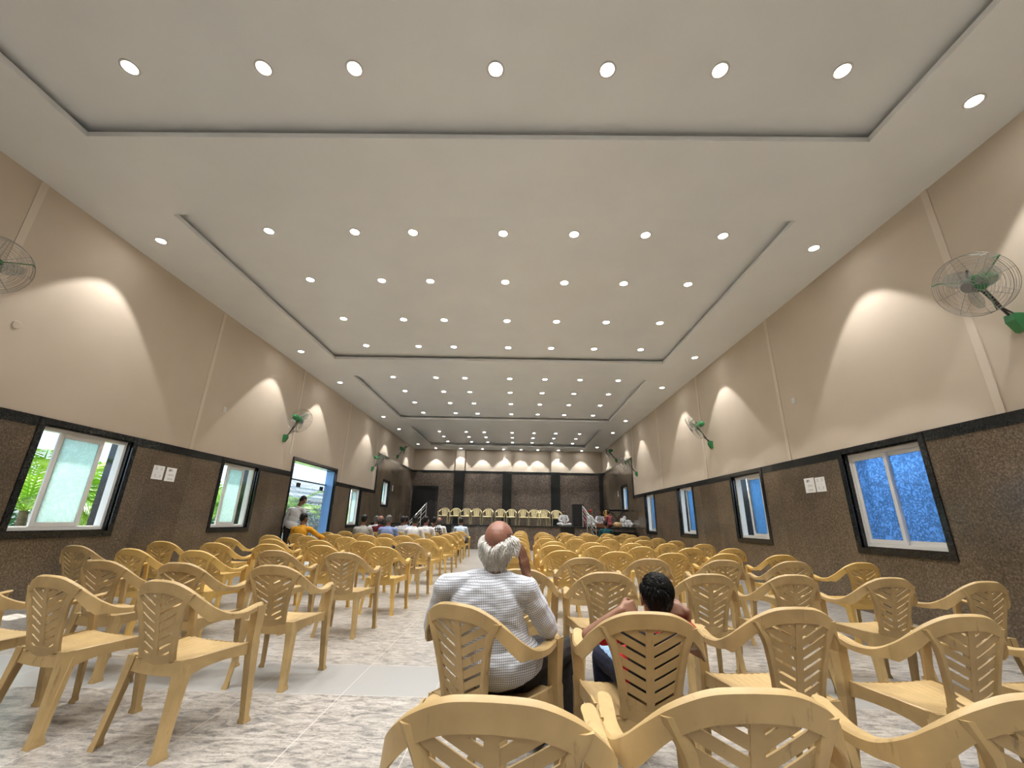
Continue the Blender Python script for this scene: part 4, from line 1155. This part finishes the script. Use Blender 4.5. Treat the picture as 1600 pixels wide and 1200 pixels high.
            pts = [p, p + out * .75 + Vector((0, 0, -ln * .3)) + sw * .3, p + out * 1.15 + Vector((0, 0, -ln * .7)) + sw, p + out * 1.0 + Vector((0, 0, -ln)) + sw * 1.6]
            tube(bm, [HP(t_) for t_ in pts], [.0012 * k, .0023 * k, .0018 * k, .0003], 4)
        link('hair', bm, M[hairm], b, True, label='white fringe of hair round the bald crown')
    elif hair == 'cap':
        def hf(bm):
            def E_(c, r): ball(bm, (0, 0, 0), tuple(v * k for v in r), 18, Hm @ Matrix.Translation(Vector(c) * k))
            E_((0, -.010, .060), (.084, .098, .070)); E_((0, -.015, .075), (.07, .08, .07))
        remeshed('turban', hf, M[hairm], b, .007, 2)
    for s in (-1, 1):
        bm = bmesh.new(); ball(bm, HP((s * .032, .077, -.004)), (.011 * k,) * 3, 10); link('eye', bm, M['eye'], b, True)
    return b

M['shirt_grey'] = cloth('grey_cotton', (.34, .33, .31)); M['shirt_blue'] = uvcheck('blue_checked_cotton', (.26, .34, .56), (.14, .19, .38), n=40, wdt=.3)
M['shirt_white'] = cloth('white_cotton', (.68, .69, .71)); M['shirt_ltblue'] = cloth('pale_blue_cotton', (.50, .60, .74))
M['shirt_maroon'] = cloth('maroon_cotton', (.11, .012, .018)); M['shirt_mustard'] = cloth('mustard_cotton', (.62, .30, .025))
M['shirt_dots'] = uvcheck('black_and_white_print', (.62, .63, .66), (.02, .02, .03), n=22, wdt=.5, dots=True)
M['shirt_dots2'] = uvcheck('black_white_check_print', (.66, .66, .66), (.03, .03, .04), n=16, wdt=.42)
M['shirt_teal'] = cloth('teal_cotton', (.012, .075, .095)); M['shirt_pink'] = cloth('dusty_pink_cotton', (.42, .11, .12)); M['turban_red'] = cloth('red_turban_cloth', (.35, .03, .03))

def frame_at(x, y, yaw, z=0): return Matrix.Translation((x, y, z)) @ Matrix.Rotation(R(yaw), 4, 'Z')
def to_local(F, d):
    Fi = F.inverted(); return {a: Fi @ Vector(b_) for a, b_ in d.items()}
# the old man in the checked shirt
FM = frame_at(-.11, 2.38, -24)
man = person(to_local(FM, dict(head=(-.085, 2.335, 1.088), neck=(-.100, 2.315, .940), chest=(-.145, 2.30, .785), pelvis=(-.075, 2.36, .545),
    shL=(-.345, 2.31, .880), shR=(.055, 2.275, .880), elL=(-.42, 2.46, .68), haL=(-.12, 2.74, .60), elR=(.165, 2.37, .705), haR=(.062, 2.385, .925),
    hipL=(-.14, 2.45, .50), hipR=(.03, 2.40, .50), knL=(.14, 2.86, .49), knR=(.295, 2.75, .515), anL=(.14, 2.87, .09), anR=(.285, 2.74, .09), toeL=(.21, 3.0, .03), toeR=(.35, 2.87, .03))),
    skin='skin', shirt='shirt_check', trousers='trouser_dark', hairm='hair_white', hair='bald', vox=.0055, F=FM, head_rot=(-6, 6),
    label='old man with bald crown and white hair, checked shirt, sitting hand to cheek', curlR=.12, wide=1.24,
    handR=(FM.to_3x3().inverted() @ Vector((-.22, -.12, 1)), FM.to_3x3().inverted() @ Vector((-.75, .6, -.1))))
# the boy in red
FB = frame_at(.62, 2.33, 0)
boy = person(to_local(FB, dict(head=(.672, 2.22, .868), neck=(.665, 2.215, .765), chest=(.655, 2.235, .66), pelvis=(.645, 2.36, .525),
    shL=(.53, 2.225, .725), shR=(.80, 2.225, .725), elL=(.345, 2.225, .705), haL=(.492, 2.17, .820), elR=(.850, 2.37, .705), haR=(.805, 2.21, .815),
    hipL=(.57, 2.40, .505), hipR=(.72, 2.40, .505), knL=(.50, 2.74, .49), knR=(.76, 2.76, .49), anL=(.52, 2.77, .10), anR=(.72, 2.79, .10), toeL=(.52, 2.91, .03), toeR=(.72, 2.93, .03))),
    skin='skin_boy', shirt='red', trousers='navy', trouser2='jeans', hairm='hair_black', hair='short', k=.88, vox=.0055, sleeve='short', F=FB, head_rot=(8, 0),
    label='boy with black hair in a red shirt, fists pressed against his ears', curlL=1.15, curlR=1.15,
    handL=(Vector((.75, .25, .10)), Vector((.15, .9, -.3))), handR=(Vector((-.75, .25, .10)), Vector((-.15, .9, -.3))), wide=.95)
M['black_patch'] = plain('black_patch', (.012, .011, .012), .85)
bs = [c for c in boy.children if c.name.startswith('shirt')][0]; bs.data.materials.append(M['black_patch'])
bs['label'] = 'red shirt, back coloured black behind the chair slots'
bs.data.polygons.foreach_set('material_index', [1 if (p.center.y < -.06 and abs(p.center.x - .035) < .17 and p.center.z < .74) else 0 for p in bs.data.polygons])  # dark seen through the chair slots, coloured onto the shirt back
# the standing man by the gate
FS = frame_at(-6.12, 12.35, 0)
person(dict(head=(-.02, .10, 1.665), neck=(-.08, .02, 1.47), chest=(-.12, -.02, 1.29), pelvis=(-.18, -.05, .98),
    shL=(-.30, 0, 1.40), shR=(.08, 0, 1.40), elL=(-.38, .02, 1.13), haL=(-.44, .06, .90), elR=(.15, .06, 1.15), haR=(.17, .20, .93),
    hipL=(-.28, -.04, .93), hipR=(-.09, -.04, .93), knL=(-.27, 0, .50), knR=(-.10, .02, .50), anL=(-.27, -.04, .09), anR=(-.08, 0, .09), toeL=(-.29, .11, .03), toeR=(-.05, .15, .03)),
    shirt='shirt_white', trousers='trouser_dark', vox=.010, F=FS, head_rot=(-25, -30), label='man in white shirt and dark trousers standing stooped before the gate')
def sitter(x, y, yaw, shirt, label, hairm='hair_black', hair='short', raise_hand=None, lean=0, head=(0, 0), skin='skin', k=1.0, sleeve='long', dz=0, wide=1.0, trousers='trouser_dark', scalpd=False):
    J = dict(head=(0, -.075 + lean * .25, 1.175), neck=(0, -.11 + lean * .15, 1.005), chest=(0, -.125, .84), pelvis=(0, -.06, .545),
             shL=(-.19, -.11, .935), shR=(.19, -.11, .935), elL=(-.245, .0, .705), elR=(.245, .0, .705), haL=(-.13, .24, .625), haR=(.13, .24, .625),
             hipL=(-.09, .0, .515), hipR=(.09, .0, .515), knL=(-.12, .40, .50), knR=(.12, .40, .50), anL=(-.12, .42, .09), anR=(.12, .42, .09), toeL=(-.13, .56, .03), toeR=(.13, .56, .03))
    if raise_hand == 'R': J['elR'] = (.24, .02, .78); J['haR'] = (.20, .02, .98)
    if raise_hand == 'out': J['elR'] = (.34, .02, .80); J['haR'] = (.46, .20, .72)
    return person(J, shirt=shirt, trousers=trousers, hairm=hairm, hair=hair, vox=.012, F=frame_at(x, y, yaw), head_rot=head, label=label, skin=skin, k=1.0, sleeve=sleeve, wide=wide, group='seated audience')
sitter(-5.02, 10.45, 0, 'shirt_mustard', 'man in mustard yellow shirt seated before the gate, right arm out', raise_hand='out', head=(0, -25))
sitter(-4.0, 11.65, 0, 'shirt_grey', 'seated man in plain grey shirt, leftmost of the audience group', wide=1.15)
sitter(-3.36, 11.70, 0, 'shirt_blue', 'seated man in blue checked shirt, thinning hair', wide=1.1, hairm='hair_grey')
sitter(-2.72, 11.90, 0, 'shirt_white', 'seated man in plain white shirt next to the man in blue check', head=(0, 15))
sitter(-3.98, 13.0, 0, 'shirt_maroon', 'seated balding man in maroon shirt behind the blue check shirt', hairm='hair_grey', hair='bald')
sitter(-3.36, 13.15, 0, 'shirt_dots', 'seated man in black and white dotted shirt')
sitter(-2.70, 13.30, 0, 'shirt_white', 'seated man in white shirt with one hand raised to his shoulder', raise_hand='R', head=(0, -30))
sitter(-4.55, 14.4, 0, 'shirt_white', 'seated grey-haired man in white, farthest left beyond the grey shirt', hairm='hair_grey')
sitter(-3.58, 14.4, 0, 'shirt_ltblue', 'seated man in pale blue shirt beyond the dotted shirt')
sitter(-2.66, 14.4, 0, 'shirt_dots2', 'seated man in bold black and white patterned shirt')
sitter(-2.72, 15.7, 0, 'shirt_white', 'seated balding man in white beyond the patterned shirt', hairm='hair_grey', hair='bald')
sitter(-1.95, 15.7, 0, 'shirt_ltblue', 'man in pale shirt seated alone nearest the aisle, far left block', hairm='hair_black')
sitter(3.50, 17.4, 0, 'shirt_teal', 'person in dark teal shirt seated before the right stage steps')
def floor_sitter(x, y, yaw, shirt, label, hairm='hair_black', hair='short', trousers='shirt_white', lean=0, z=ZS):
    J = dict(head=(0, .02 + lean, .76), neck=(0, -.03 + lean * .7, .60), chest=(0, -.05 + lean * .4, .44), pelvis=(0, -.06, .14),
             shL=(-.18, -.04 + lean * .6, .53), shR=(.18, -.04 + lean * .6, .53), elL=(-.24, .08, .32), elR=(.24, .08, .32), haL=(-.10, .28, .24), haR=(.10, .28, .24),
             hipL=(-.10, .0, .12), hipR=(.10, .0, .12), knL=(-.33, .26, .12), knR=(.33, .26, .12), anL=(.10, .33, .07), anR=(-.10, .27, .07))
    M.setdefault('shirt_white', None)
    return person(J, shirt=shirt, trousers=trousers, hairm=hairm, hair=hair, vox=.012, F=frame_at(x, y, yaw, z) @ Matrix.Scale(.86, 4), label=label, shoe=None, group='people sitting on the stage floor')
floor_sitter(2.22, 20.6, 180, 'shirt_white', 'boy in white sitting cross-legged on the stage, left of the loudspeaker')
floor_sitter(3.36, 21.6, 175, 'shirt_pink', 'person in red turban and pink sitting behind the right railing', 'turban_red', 'cap', 'shirt_pink')
floor_sitter(3.48, 20.62, -70, 'shirt_white', 'white-shirted musician with red turban facing right, beside the railing', 'turban_red', 'cap')
floor_sitter(4.12, 21.7, 170, 'shirt_white', 'white-shirted musician facing the hall between two companions')
floor_sitter(4.32, 20.62, 40, 'shirt_pink', 'musician in dusty pink tunic seen from behind on the stage', trousers='shirt_pink')

# ------------------------------------------------------------------ things on the stage
M['gold'] = plain('gilded_brass', (.75, .48, .14), .3, .8); M['drum'] = noisy('drum_hide', (.55, .36, .16), (.66, .46, .24), scale=8, rough=.5)
M['wood'] = noisy('harmonium_wood', (.16, .06, .03), (.26, .11, .05), scale=9, rough=.4, stretch=(1, 6, 1))
t = empty('keyboard', (4.95, 21.55, ZS), 0, 'black electronic keyboard lying across an X stand by the right stage window', 'keyboard')
bm = bmesh.new(); box(bm, -.42, .38, -.14, .14, .745, .84); bmesh.ops.bevel(bm, geom=bm.edges[:], offset=.01, segments=1); link('body', bm, M['speaker'], t)
bm = bmesh.new()
for k in range(28): box(bm, -.38 + k * .026, -.38 + k * .026 + .024, -.13, -.02, .84, .846)
link('keys', bm, M['paper'], t)
t2 = empty('keyboard_stand', (4.95, 21.55, ZS), 0, 'black crossed-leg stand under the keyboard', 'stand')
for s in (-1, 1):
    for yy in (-.10, .10):
        bm = bmesh.new(); tube(bm, [(s * .30, yy + s * .012, .015), (-s * .30, yy + s * .012, .73)], .014, 6); link('leg', bm, M['fan_dark'], t2)
t = empty('brass_idol', (4.50, 22.0, ZS), 0, 'small gilded idol on a dark pedestal left of the keyboard', 'idol')
bm = bmesh.new(); box(bm, -.16, .16, -.14, .14, 0, .48); link('pedestal', bm, M['speaker'], t)
bm = bmesh.new(); lathe(bm, [(.001, .48), (.12, .48), (.12, .50), (.07, .53), (.09, .60), (.05, .68), (.055, .72), (.02, .78), (.001, .82)], 16)
for s in (-1, 1): ball(bm, (s * .09, 0, .60), (.03, .04, .05), 8)
link('figure', bm, M['gold'], t, True)
bm = bmesh.new(); tube(bm, [(.13 * math.cos(a * math.pi / 12), 0, .66 + .14 * math.sin(a * math.pi / 12)) for a in range(24)], .014, 6, closed=True); link('halo', bm, M['gold'], t, True)
bm = bmesh.new(); lathe(bm, [(.001, 0), (.10, 0), (.16, .05), (.185, .12), (.17, .19), (.12, .235), (.001, .24)], 20)
o = link('clay_drum', bm, M['drum'], None, True); o.location = (4.62, 20.15, ZS); tag(o, 'round tan pot drum at the stage edge beside the white bundle', 'drum')
t = empty('harmonium', (3.9, 20.2, ZS), 8, 'low wooden harmonium box in front of the seated musicians', 'harmonium')
t.rotation_euler = (0, 0, R(8))
bm = bmesh.new(); box(bm, -.27, .27, -.15, .15, 0, .17); link('case', bm, M['wood'], t)
bm = bmesh.new(); box(bm, -.25, .25, -.13, -.02, .17, .185); link('keys', bm, M['paper'], t)
def bundle(bm):
    for c, r_ in (((0, 0, .12), (.26, .18, .13)), ((.10, .03, .22), (.20, .16, .14)), ((-.10, 0, .30), (.13, .12, .13)), ((.22, -.02, .12), (.18, .15, .13)), ((-.02, .02, .42), (.09, .08, .10))): ball(bm, c, r_, 16)
o = remeshed('cloth_bundle', bundle, M['shirt_white'], None, .012, 2)
displace(o.data, lambda c: .035 * (abs(noise.noise(c * 9)) * 2 - .5) if c.z > .04 else 0)
o.location = (5.02, 20.35, ZS); tag(o, 'heaped white cloth bundle on the stage by the right wall', 'bundle')
